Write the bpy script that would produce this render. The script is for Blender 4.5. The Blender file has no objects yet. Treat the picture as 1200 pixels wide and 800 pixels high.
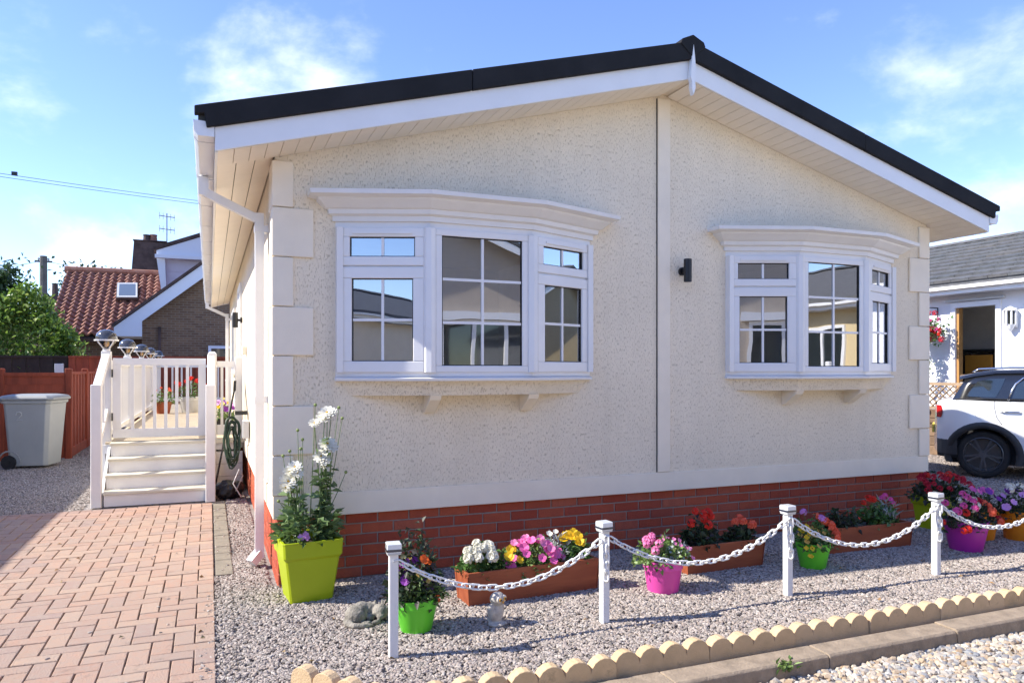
import bpy, math, random
import numpy as np
from mathutils import Vector, Matrix
R = math.radians
random.seed(7); rng = np.random.default_rng(7)
sc = bpy.context.scene
col = sc.collection

# ------------------------------------------------------------------ camera
CAM = (-0.4042, -5.1300, 1.4473)
YAW = 22.36
cd = bpy.data.cameras.new('camera'); cam = bpy.data.objects.new('camera', cd); col.objects.link(cam)
cam.location = CAM; cam.rotation_euler = (R(90), 0, R(-YAW))
cd.sensor_width = 36; cd.lens = 863/1200*36; cd.shift_y = (433-400)/1200
cd.clip_start = 0.05; cd.clip_end = 3000
sc.camera = cam
_c, _s = math.cos(R(YAW)), math.sin(R(YAW))
def proj(x, y, z=0):           # photo pixel (1200 x 800) of a world point, for choosing which pieces show largest
    dx, dy = x-CAM[0], y-CAM[1]; w = dx*_s+dy*_c
    if w < .1: return (-9e9, -9e9, w)
    return (600+863*(dx*_c-dy*_s)/w, 433-863*(z-CAM[2])/w, w)

# ------------------------------------------------------------------ light
SUN_EL = 40.3
sd = Vector((-0.978, 0.21, 0)).normalized()
tosun = Vector((sd.x*math.cos(R(SUN_EL)), sd.y*math.cos(R(SUN_EL)), math.sin(R(SUN_EL))))
sl = bpy.data.lights.new('sun', 'SUN'); so = bpy.data.objects.new('sun', sl); col.objects.link(so)
sl.energy = 2.95; sl.angle = R(0.53); sl.color = (1.0, 0.94, 0.84)
so.rotation_euler = tosun.to_track_quat('Z', 'Y').to_euler(); so.location = (-20, 5, 20)

W = bpy.data.worlds.new('World'); sc.world = W; W.use_nodes = True
nt = W.node_tree; N = nt.nodes; L = nt.links; N.clear()
out = N.new('ShaderNodeOutputWorld'); bg = N.new('ShaderNodeBackground'); L.new(bg.outputs[0], out.inputs[0])
sky = N.new('ShaderNodeTexSky'); sky.sky_type = 'NISHITA'; sky.sun_disc = False
sky.sun_elevation = R(SUN_EL); sky.sun_rotation = math.atan2(sd.x, sd.y)
sky.air_density = 0.9; sky.dust_density = 0.0; sky.ozone_density = 4.0
bg.inputs[1].default_value = 0.138
tc = N.new('ShaderNodeTexCoord')
def wn(t, **k):
    n = N.new(t)
    for a, b in k.items(): setattr(n, a, b)
    return n
def wmath(op, a, b=None):
    n = wn('ShaderNodeMath', operation=op)
    for i, q in enumerate((a, b)):
        if q is None: continue
        if isinstance(q, (int, float)): n.inputs[i].default_value = q
        else: L.new(q, n.inputs[i])
    return n.outputs[0]
mp = wn('ShaderNodeMapping'); mp.inputs['Scale'].default_value = (1, 1, 1.7); L.new(tc.outputs['Generated'], mp.inputs[0])
n1 = wn('ShaderNodeTexNoise'); n1.inputs['Scale'].default_value = 4.2; n1.inputs['Detail'].default_value = 9; n1.inputs['Roughness'].default_value = .58; n1.inputs['Distortion'].default_value = .15
L.new(mp.outputs[0], n1.inputs['Vector'])
def cdir(px, py):
    r = (px-600)/863; u = (433-py)/863
    return Vector((r*_c+_s, -r*_s+_c, u)).normalized()
bias = None
for px, py, rad, amt in [(345, 85, 9, .18), (480, 12, 6, .10), (540, 70, 4, .10), (1110, 190, 12, .07), (1000, 130, 8, .06), (180, 265, 9, .12), (40, 290, 8, .05), (15, 20, 3, .08), (5, 115, 4.5, .12), (80, 130, 4, .10),
                         (1250, 330, 12, .04)]:
    d = cdir(px, py)
    vd = wn('ShaderNodeVectorMath', operation='DOT_PRODUCT'); nv = wn('ShaderNodeVectorMath', operation='NORMALIZE')
    L.new(tc.outputs['Generated'], nv.inputs[0]); L.new(nv.outputs[0], vd.inputs[0]); vd.inputs[1].default_value = d
    mr = wn('ShaderNodeMapRange', interpolation_type='SMOOTHSTEP')
    L.new(vd.outputs['Value'], mr.inputs[0]); mr.inputs[1].default_value = math.cos(R(rad)); mr.inputs[2].default_value = 1; mr.inputs[3].default_value = 0; mr.inputs[4].default_value = amt
    bias = mr.outputs[0] if bias is None else wmath('ADD', bias, mr.outputs[0])
tot = wmath('ADD', n1.outputs['Fac'], bias)
cm = wn('ShaderNodeMapRange', interpolation_type='SMOOTHSTEP'); L.new(tot, cm.inputs[0])
cm.inputs[1].default_value = .57; cm.inputs[2].default_value = .90; cm.inputs[4].default_value = .68
mx = wn('ShaderNodeMix', data_type='RGBA'); L.new(cm.outputs[0], mx.inputs[0]); hs = wn('ShaderNodeHueSaturation'); hs.inputs['Hue'].default_value = .514; hs.inputs['Saturation'].default_value = 1.05; hs.inputs['Value'].default_value = .84; L.new(sky.outputs[0], hs.inputs['Color']); L.new(hs.outputs[0], mx.inputs[6])
mx.inputs[7].default_value = (4.9, 5.0, 5.15, 1)
L.new(mx.outputs[2], bg.inputs[0])

vs = sc.view_settings; vs.view_transform = 'Standard'; vs.look = 'None'; vs.gamma = 1; vs.use_curve_mapping = False
vs.exposure = 1.55
sc.cycles.max_bounces = 8; sc.cycles.transparent_max_bounces = 12

# ------------------------------------------------------------------ materials
def mat(name, c, rough=.6, var=0, vscale=6, bump=0, bscale=60, bdetail=3, stretch=(1, 1, 1), c2=None, rnd=None, metal=0, spec=None, rough_var=0, dirt=None, island=None, coat=0, trans=0):
    """c base colour; c2 second colour mixed by noise (var); rnd: list of colours picked per object; island: colours per loose part"""
    m = bpy.data.materials.new(name); m.use_nodes = True
    t = m.node_tree; nn = t.nodes; ll = t.links
    b = nn['Principled BSDF']; b.inputs['Roughness'].default_value = rough; b.inputs['Metallic'].default_value = metal
    if spec is not None: b.inputs['Specular IOR Level'].default_value = spec
    if coat: b.inputs['Coat Weight'].default_value = coat; b.inputs['Coat Roughness'].default_value = .05
    tcn = nn.new('ShaderNodeTexCoord'); mpn = nn.new('ShaderNodeMapping'); mpn.inputs['Scale'].default_value = stretch
    ll.new(tcn.outputs['Object'], mpn.inputs[0]); vec = mpn.outputs[0]
    src = None
    def ramp(fac, cols):
        r = nn.new('ShaderNodeValToRGB'); cr = r.color_ramp
        while len(cr.elements) < len(cols): cr.elements.new(.5)
        for i, q in enumerate(cols):
            cr.elements[i].position = i/max(1, len(cols)-1); cr.elements[i].color = (*q, 1)
        ll.new(fac, r.inputs[0]); return r.outputs[0]
    if rnd or island:
        if rnd: oi = nn.new('ShaderNodeObjectInfo'); fac = oi.outputs['Random']
        else: oi = nn.new('ShaderNodeNewGeometry'); fac = oi.outputs['Random Per Island']
        src = ramp(fac, rnd or island)
        if rnd:
            av = nn.new('ShaderNodeVectorMath'); av.operation = 'ADD'
            mu = nn.new('ShaderNodeMath'); mu.operation = 'MULTIPLY'; ll.new(fac, mu.inputs[0]); mu.inputs[1].default_value = 37.0
            ll.new(vec, av.inputs[0]); ll.new(mu.outputs[0], av.inputs[1]); vec = av.outputs[0]
    if var or c2:
        no = nn.new('ShaderNodeTexNoise'); no.inputs['Scale'].default_value = vscale; no.inputs['Detail'].default_value = 6; no.inputs['Roughness'].default_value = .62
        ll.new(vec, no.inputs['Vector'])
        mr = nn.new('ShaderNodeMapRange'); ll.new(no.outputs['Fac'], mr.inputs[0]); mr.inputs[1].default_value = .3; mr.inputs[2].default_value = .7
        mi = nn.new('ShaderNodeMix'); mi.data_type = 'RGBA'; ll.new(mr.outputs[0], mi.inputs[0])
        if c2:
            if src is None: mi.inputs[6].default_value = (*c, 1)
            else: ll.new(src, mi.inputs[6])
            mi.inputs[7].default_value = (*c2, 1)
            if src is not None:
                mu2 = nn.new('ShaderNodeMath'); mu2.operation = 'MULTIPLY'; ll.new(mr.outputs[0], mu2.inputs[0]); mu2.inputs[1].default_value = var or .4; ll.new(mu2.outputs[0], mi.inputs[0])
            src = mi.outputs[2]
        else:
            hv = nn.new('ShaderNodeHueSaturation')
            if src is None: hv.inputs['Color'].default_value = (*c, 1)
            else: ll.new(src, hv.inputs['Color'])
            mr.inputs[3].default_value = 1-var; mr.inputs[4].default_value = 1+var; ll.new(mr.outputs[0], hv.inputs['Value'])
            src = hv.outputs[0]
            nn.remove(mi)
    if dirt:      # (colour, scale, threshold, amount): blotches of wear
        no = nn.new('ShaderNodeTexNoise'); no.inputs['Scale'].default_value = dirt[1]; no.inputs['Detail'].default_value = 8; no.inputs['Roughness'].default_value = .7
        ll.new(vec, no.inputs['Vector'])
        mr = nn.new('ShaderNodeMapRange'); mr.interpolation_type = 'SMOOTHSTEP'; ll.new(no.outputs['Fac'], mr.inputs[0]); mr.inputs[1].default_value = dirt[2]; mr.inputs[2].default_value = dirt[2]+.12; mr.inputs[4].default_value = dirt[3]
        mi = nn.new('ShaderNodeMix'); mi.data_type = 'RGBA'; ll.new(mr.outputs[0], mi.inputs[0])
        if src is None: mi.inputs[6].default_value = (*c, 1)
        else: ll.new(src, mi.inputs[6])
        mi.inputs[7].default_value = (*dirt[0], 1); src = mi.outputs[2]
    if src is None: b.inputs['Base Color'].default_value = (*c, 1)
    else: ll.new(src, b.inputs['Base Color'])
    if bump:
        nb = nn.new('ShaderNodeTexNoise'); nb.inputs['Scale'].default_value = bscale; nb.inputs['Detail'].default_value = bdetail
        ll.new(vec, nb.inputs['Vector'])
        bp = nn.new('ShaderNodeBump'); bp.inputs['Strength'].default_value = 1; bp.inputs['Distance'].default_value = bump
        ll.new(nb.outputs['Fac'], bp.inputs['Height']); ll.new(bp.outputs[0], b.inputs['Normal'])
    if trans:
        tr = nn.new('ShaderNodeBsdfTranslucent'); ms = nn.new('ShaderNodeMixShader'); ms.inputs[0].default_value = trans
        if src is None: tr.inputs[0].default_value = (*c, 1)
        else: ll.new(src, tr.inputs[0])
        ll.new(b.outputs[0], ms.inputs[1]); ll.new(tr.outputs[0], ms.inputs[2]); ll.new(ms.outputs[0], nn['Material Output'].inputs[0])
    return m

def stucco(name, c):
    m = bpy.data.materials.new(name); m.use_nodes = True
    t = m.node_tree; nn = t.nodes; ll = t.links; b = nn['Principled BSDF']; b.inputs['Roughness'].default_value = .85; b.inputs['Specular IOR Level'].default_value = .2
    tcn = nn.new('ShaderNodeTexCoord'); mpn = nn.new('ShaderNodeMapping'); mpn.inputs['Scale'].default_value = (1, 1, .30); ll.new(tcn.outputs['Object'], mpn.inputs[0])
    na = nn.new('ShaderNodeTexNoise'); na.inputs['Scale'].default_value = 140; na.inputs['Detail'].default_value = 3; na.inputs['Roughness'].default_value = .6; ll.new(mpn.outputs[0], na.inputs['Vector'])
    mr = nn.new('ShaderNodeMapRange'); mr.interpolation_type = 'SMOOTHSTEP'; ll.new(na.outputs['Fac'], mr.inputs[0]); mr.inputs[1].default_value = .32; mr.inputs[2].default_value = .46
    nb = nn.new('ShaderNodeTexNoise'); nb.inputs['Scale'].default_value = 1.1; nb.inputs['Detail'].default_value = 5; ll.new(tcn.outputs['Object'], nb.inputs['Vector'])
    mr2 = nn.new('ShaderNodeMapRange'); ll.new(nb.outputs['Fac'], mr2.inputs[0]); mr2.inputs[1].default_value = .3; mr2.inputs[2].default_value = .7; mr2.inputs[3].default_value = .93; mr2.inputs[4].default_value = 1.04
    # faint rain streaks running down the render
    mp3 = nn.new('ShaderNodeMapping'); mp3.inputs['Scale'].default_value = (9, 9, .35); ll.new(tcn.outputs['Object'], mp3.inputs[0])
    n3 = nn.new('ShaderNodeTexNoise'); n3.inputs['Scale'].default_value = 1; n3.inputs['Detail'].default_value = 6; ll.new(mp3.outputs[0], n3.inputs['Vector'])
    m3 = nn.new('ShaderNodeMapRange'); ll.new(n3.outputs['Fac'], m3.inputs[0]); m3.inputs[1].default_value = .35; m3.inputs[2].default_value = .75; m3.inputs[3].default_value = 1.0; m3.inputs[4].default_value = .94
    mm = nn.new('ShaderNodeMath'); mm.operation = 'MULTIPLY'; ll.new(mr2.outputs[0], mm.inputs[0]); ll.new(m3.outputs[0], mm.inputs[1])
    hv = nn.new('ShaderNodeHueSaturation'); hv.inputs['Color'].default_value = (*c, 1); ll.new(mm.outputs[0], hv.inputs['Value'])
    mi = nn.new('ShaderNodeMix'); mi.data_type = 'RGBA'; ll.new(mr.outputs[0], mi.inputs[0]); mi.inputs[6].default_value = (c[0]*.73, c[1]*.715, c[2]*.685, 1); ll.new(hv.outputs[0], mi.inputs[7])
    ll.new(mi.outputs[2], b.inputs['Base Color'])
    bp = nn.new('ShaderNodeBump'); bp.inputs['Distance'].default_value = .005; bp.inputs['Strength'].default_value = .75; ll.new(mr.outputs[0], bp.inputs['Height']); ll.new(bp.outputs[0], b.inputs['Normal'])
    return m

def glassmat(name, fac=.42, tint=(.85, .92, .95)):
    m = bpy.data.materials.new(name); m.use_nodes = True
    t = m.node_tree; nn = t.nodes; ll = t.links; nn.remove(nn['Principled BSDF'])
    g = nn.new('ShaderNodeBsdfGlossy'); g.inputs['Roughness'].default_value = .003; g.inputs[0].default_value = (.95, .97, 1, 1)
    tr = nn.new('ShaderNodeBsdfTransparent'); tr.inputs[0].default_value = (*tint, 1)
    fr = nn.new('ShaderNodeFresnel'); fr.inputs[0].default_value = 1.5
    ad = nn.new('ShaderNodeMath'); ad.operation = 'ADD'; ad.use_clamp = True; ll.new(fr.outputs[0], ad.inputs[0]); ad.inputs[1].default_value = fac
    nz = nn.new('ShaderNodeTexNoise'); nz.inputs['Scale'].default_value = 1.6; tcn = nn.new('ShaderNodeTexCoord'); ll.new(tcn.outputs['Object'], nz.inputs['Vector'])
    bp = nn.new('ShaderNodeBump'); bp.inputs['Distance'].default_value = .004; bp.inputs['Strength'].default_value = .35; ll.new(nz.outputs['Fac'], bp.inputs['Height']); ll.new(bp.outputs[0], g.inputs['Normal'])
    mx = nn.new('ShaderNodeMixShader'); ll.new(ad.outputs[0], mx.inputs[0]); ll.new(tr.outputs[0], mx.inputs[1]); ll.new(g.outputs[0], mx.inputs[2])
    ll.new(mx.outputs[0], nn['Material Output'].inputs[0])
    return m

M = {}
M['stucco'] = stucco('stucco', (.91, .80, .62))
M['cream'] = mat('cream_render', (.90, .80, .64), .75, var=.05, vscale=3, bump=.0015, bscale=220, dirt=((.45, .40, .32), 2.2, .66, .35))
M['cream_soffit'] = mat('cream_soffit', (.76, .70, .60), .5, rnd=[(.86, .77, .63), (.89, .80, .665)], var=.03)
M['upvc'] = mat('white_upvc', (.82, .815, .81), .32, var=.035, vscale=3, dirt=((.52, .48, .42), 4.5, .68, .25))
M['white_paint'] = mat('white_paint', (.80, .79, .77), .5, var=.04, vscale=5, bump=.0006, bscale=90, dirt=((.5, .46, .40), 3.5, .66, .35))
M['post_white'] = mat('post_white', (.78, .78, .77), .55, var=.05, vscale=9, stretch=(1, 1, .2), dirt=((.42, .38, .32), 9, .64, .5))
M['roof_dark'] = mat('roof_verge', (.022, .022, .024), .8, spec=.15, var=.2, vscale=3, bump=.001, bscale=30)
M['roof_tile'] = mat('roof_tile', (.045, .047, .05), .7, var=.3, vscale=4, bump=.004, bscale=25)
M['black'] = mat('black_plastic', (.012, .012, .013), .4)
M['rubber'] = mat('rubber', (.018, .018, .019), .8, var=.2, vscale=20)
M['mortar'] = mat('mortar', (.32, .265, .23), .95, var=.15, vscale=30, bump=.003, bscale=150)
M['brick'] = mat('red_brick', (0, 0, 0), .85, rnd=[(.36, .055, .022), (.43, .075, .028), (.47, .10, .04), (.38, .06, .026), (.46, .12, .06), (.30, .048, .024)], var=.4, vscale=20, c2=(.23, .045, .026), bump=.004, bscale=85, dirt=((.46, .28, .20), 14, .67, .35))
M['paver'] = mat('clay_paver', (0, 0, 0), .85, rnd=[(.37, .215, .15), (.41, .26, .185), (.33, .225, .175), (.43, .295, .21), (.37, .235, .165), (.30, .21, .18)], var=.75, vscale=24, c2=(.33, .265, .215), bump=.005, bscale=110, bdetail=6, dirt=((.17, .13, .105), 4.5, .58, .6))
M['sand'] = mat('joint_sand', (.13, .09, .065), .95, var=.3, vscale=40, bump=.003, bscale=200)
M['concrete'] = mat('old_concrete', (.22, .195, .15), .9, var=.2, vscale=9, bump=.004, bscale=70, dirt=((.16, .14, .10), 6, .56, .6))
M['edging'] = mat('cream_concrete', (0, 0, 0), .9, rnd=[(.56, .40, .22), (.61, .445, .26), (.54, .39, .23), (.59, .42, .23)], var=.12, vscale=9, bump=.003, bscale=110, bdetail=6, dirt=((.30, .225, .13), 9, .57, .6))
M['kerb'] = mat('kerb_concrete', (.29, .225, .16), .9, var=.25, vscale=12, bump=.004, bscale=80, dirt=((.20, .17, .13), 5, .58, .6))
M['gravel_bed'] = mat('gravel_bed', (.28, .245, .22), .95, var=.35, vscale=45, bump=.01, bscale=60)
M['pale_bed'] = mat('pale_bed', (.48, .41, .32), .95, var=.3, vscale=40, bump=.012, bscale=50)
M['ground'] = mat('far_ground', (.10, .095, .085), .95, var=.3, vscale=.4, bump=.02, bscale=8)
M['gravel'] = mat('grey_chippings', (0, 0, 0), .8, rnd=[(.19, .165, .145), (.36, .315, .275), (.43, .37, .325), (.27, .215, .185), (.49, .445, .395), (.33, .265, .22), (.13, .12, .11), (.41, .335, .28)], var=.15, vscale=60)
M['pebble'] = mat('pale_pebbles', (0, 0, 0), .75, rnd=[(.46, .36, .23), (.52, .45, .35), (.19, .20, .22), (.33, .23, .14), (.58, .54, .47), (.25, .26, .27), (.42, .31, .20), (.32, .31, .30)], var=.2, vscale=40)
M['fence_red'] = mat('red_stained_timber', (0, 0, 0), .8, rnd=[(.22, .040, .016), (.28, .055, .022), (.245, .047, .019)], var=.3, vscale=9, stretch=(1, 1, .15), bump=.002, bscale=60)
M['fence_dark'] = mat('dark_stained_timber', (0, 0, 0), .85, rnd=[(.020, .012, .010), (.028, .016, .013)], var=.3, vscale=9)
M['terracotta'] = mat('stained_wood_trough', (.36, .095, .035), .6, var=.25, vscale=5, stretch=(.5, 4, 4), bump=.0015, bscale=30, c2=(.25, .055, .022), dirt=((.50, .26, .16), 7, .66, .4))
M['lime'] = mat('lime_plastic', (.38, .47, .006), .42, var=.06, vscale=4, bump=.0007, bscale=20, dirt=((.28, .26, .09), 6, .66, .3))
M['green_pot'] = mat('bright_green_plastic', (.13, .62, .035), .38, var=.05, vscale=4, dirt=((.16, .35, .09), 8, .68, .3))
M['pink_pot'] = mat('magenta_plastic', (.76, .085, .42), .38, var=.05, vscale=4, dirt=((.40, .10, .27), 8, .68, .3))
M['purple_pot'] = mat('purple_plastic', (.45, .03, .36), .38, var=.05, vscale=4)
M['orange_pot'] = mat('orange_plastic', (.80, .27, .015), .38, var=.05, vscale=4)
M['soil'] = mat('potting_soil', (.03, .02, .014), .95, var=.4, vscale=60, bump=.006, bscale=90)
M['stone'] = mat('cast_stone', (.38, .345, .29), .9, c2=(.12, .11, .09), vscale=22, bump=.008, bscale=75, bdetail=6)
M['owl'] = mat('owl_resin', (.60, .56, .49), .7, c2=(.34, .31, .28), vscale=26, bump=.004, bscale=90)
M['owl_white'] = mat('owl_face', (.70, .64, .54), .7, var=.1, vscale=30)
M['amber'] = mat('amber_eye', (.75, .38, .05), .2)
M['leaf'] = mat('leaf_green', (0, 0, 0), .5, island=[(.05, .11, .025), (.085, .18, .04), (.12, .24, .06), (.06, .13, .035)], trans=.25)
M['leaf_light'] = mat('leaf_light', (0, 0, 0), .5, island=[(.10, .20, .04), (.17, .28, .07), (.24, .33, .11), (.08, .16, .035)], trans=.25)
M['leaf_dark'] = mat('leaf_dark', (0, 0, 0), .55, island=[(.025, .05, .02), (.045, .08, .03), (.055, .042, .04), (.03, .065, .028)], trans=.15)
M['leaf_silver'] = mat('leaf_silver', (0, 0, 0), .6, island=[(.38, .42, .42), (.5, .53, .52), (.3, .35, .36)], trans=.1)
M['laurel'] = mat('laurel_leaf', (0, 0, 0), .32, island=[(.12, .22, .03), (.22, .36, .06), (.32, .45, .10), (.17, .28, .05), (.08, .15, .025), (.38, .44, .12)], trans=.4)
M['tree_leaf'] = mat('tree_leaf', (0, 0, 0), .5, island=[(.025, .055, .02), (.045, .09, .03), (.065, .12, .035), (.03, .07, .025)], trans=.2)
M['bark'] = mat('bark', (.10, .075, .055), .9, var=.3, vscale=12, bump=.01, bscale=30)
M['stem'] = mat('plant_stem', (.12, .18, .05), .6)
def fl(name, a, b, tr=.25): M[name] = mat(name, (0, 0, 0), .6, island=[a, b, tuple((p+q)/2 for p, q in zip(a, b))], trans=tr)
fl('petal_white', (.88, .85, .74), (.82, .80, .68)); fl('petal_pink', (.75, .05, .30), (.85, .16, .45)); fl('petal_pale_pink', (.85, .30, .55), (.80, .22, .45))
fl('petal_red', (.70, .02, .012), (.80, .045, .02)); fl('petal_coral', (.85, .10, .05), (.90, .20, .09)); fl('petal_crimson', (.50, .008, .03), (.62, .02, .05))
fl('petal_yellow', (.88, .66, .02), (.82, .52, .01)); fl('petal_cream', (.85, .62, .18), (.85, .50, .12)); fl('petal_purple', (.16, .02, .24), (.28, .05, .38)); fl('petal_lilac', (.62, .22, .62), (.70, .35, .70)); fl('petal_orange', (.85, .18, .01), (.80, .12, .01))
M['flower_eye'] = mat('flower_eye', (.55, .33, .03), .8)
M['glass'] = glassmat('window_glass')
M['lamp_glass'] = mat('frosted_cap', (.62, .66, .68), .12, coat=.6)
M['solar'] = mat('solar_cell', (.03, .035, .06), .15, coat=.8)
M['cap_grey'] = mat('cap_grey', (.55, .56, .56), .3)
M['dome'] = mat('lamp_dome', (.06, .06, .062), .12, coat=1)
M['bin'] = mat('grey_bin_plastic', (.36, .37, .35), .55, var=.07, vscale=3, dirt=((.22, .21, .19), 3, .6, .4), bump=.0008, bscale=40)
M['bin_lid'] = mat('grey_bin_lid', (.30, .31, .30), .5, var=.1, vscale=6)
M['chalk'] = mat('faded_number_paint', (.52, .53, .51), .7)
M['decking'] = mat('decking_board', (0, 0, 0), .7, rnd=[(.56, .46, .31), (.60, .50, .35), (.52, .43, .29)], var=.12, vscale=6)
M['tread'] = mat('step_tread', (.66, .62, .50), .6, var=.08, vscale=5)
M['hose'] = mat('green_hose', (.018, .045, .022), .45)
M['car_white'] = mat('car_white', (.78, .79, .80), .22, coat=1)
M['car_black'] = mat('car_black_roof', (.012, .013, .016), .18, coat=1)
M['cladding'] = mat('wheel_arch_plastic', (.035, .036, .038), .6, bump=.0004, bscale=300)
M['car_glass'] = mat('car_glass', (.015, .022, .025), .04, coat=1, spec=.9)
M['chrome'] = mat('chrome', (.75, .76, .77), .12, metal=1)
M['alloy'] = mat('black_alloy', (.075, .075, .078), .3, coat=.5)
M['tail'] = mat('tail_lamp', (.45, .01, .012), .15, coat=1)
M['nb_white'] = mat('neighbour_white', (.78, .79, .82), .8, var=.03, vscale=4, bump=.003, bscale=90)
M['slate'] = mat('grey_roof_tile', (0, 0, 0), .75, rnd=[(.085, .09, .095), (.115, .118, .122), (.10, .10, .105), (.13, .125, .12)], var=.25, vscale=8, bump=.002, bscale=60)
M['grey_fascia'] = mat('fascia_grey', (.42, .44, .50), .5)
M['oak'] = mat('door_oak', (.42, .22, .07), .5, var=.15, vscale=8, stretch=(1, 1, .1))
M['sleeper'] = mat('timber_sleeper', (0, 0, 0), .9, rnd=[(.16, .10, .06), (.20, .13, .08), (.13, .085, .055)], var=.3, vscale=9, bump=.004, bscale=40)
M['trellis'] = mat('trellis_wood', (.34, .24, .15), .8, var=.2, vscale=10)
M['room'] = mat('room_wall', (.62, .55, .45), .9, var=.05)
M['room_grey'] = mat('room_grey', (.72, .71, .70), .9, var=.05)
M['brown_brick'] = mat('brown_brick_wall', (.17, .115, .07), .9)
M['pantile'] = mat('pantile', (0, 0, 0), .8, rnd=[(.20, .065, .038), (.25, .085, .05), (.17, .056, .038), (.28, .115, .075), (.22, .09, .062)], var=.4, vscale=6, c2=(.46, .31, .24), bump=.004, bscale=30)
M['lilac_clad'] = mat('dormer_clad', (.60, .55, .66), .6, var=.03)
M['white_far'] = mat('far_white', (.74, .76, .84), .5)
M['dark_brick'] = mat('old_dark_tiles', (.085, .055, .048), .9, var=.5, vscale=2.5, bump=.02, bscale=10)
M['pole'] = mat('weathered_pole', (.13, .12, .11), .9, var=.2, vscale=3)
M['steel'] = mat('galvanised', (.38, .39, .40), .4, metal=.7)
M['tan_home'] = mat('tan_render', (.47, .40, .33), .85, var=.05, vscale=4, bump=.003, bscale=80)
M['yellow_home'] = mat('yellow_render', (.66, .52, .30), .85, var=.05, vscale=4, bump=.003, bscale=80)
M['cushion_orange'] = mat('chair_orange', (.55, .25, .03), .7)

# brown brick courses drawn as fine colour on the far gable (bricks are under 3 px there)
_m = M['brown_brick']; _t = _m.node_tree
_bt = _t.nodes.new('ShaderNodeTexBrick'); _tc = _t.nodes.new('ShaderNodeTexCoord'); _mp = _t.nodes.new('ShaderNodeMapping'); _mp.inputs['Rotation'].default_value = (R(-90), 0, 0)
_t.links.new(_tc.outputs['Object'], _mp.inputs[0]); _t.links.new(_mp.outputs[0], _bt.inputs['Vector'])
_bt.inputs['Color1'].default_value = (.23, .135, .075, 1); _bt.inputs['Color2'].default_value = (.145, .08, .047, 1); _bt.inputs['Mortar'].default_value = (.25, .21, .16, 1)
_bt.inputs['Scale'].default_value = 1; _bt.inputs['Brick Width'].default_value = .235; _bt.inputs['Row Height'].default_value = .078; _bt.inputs['Mortar Size'].default_value = .008
_t.links.new(_bt.outputs[0], _t.nodes['Principled BSDF'].inputs['Base Color'])

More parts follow.
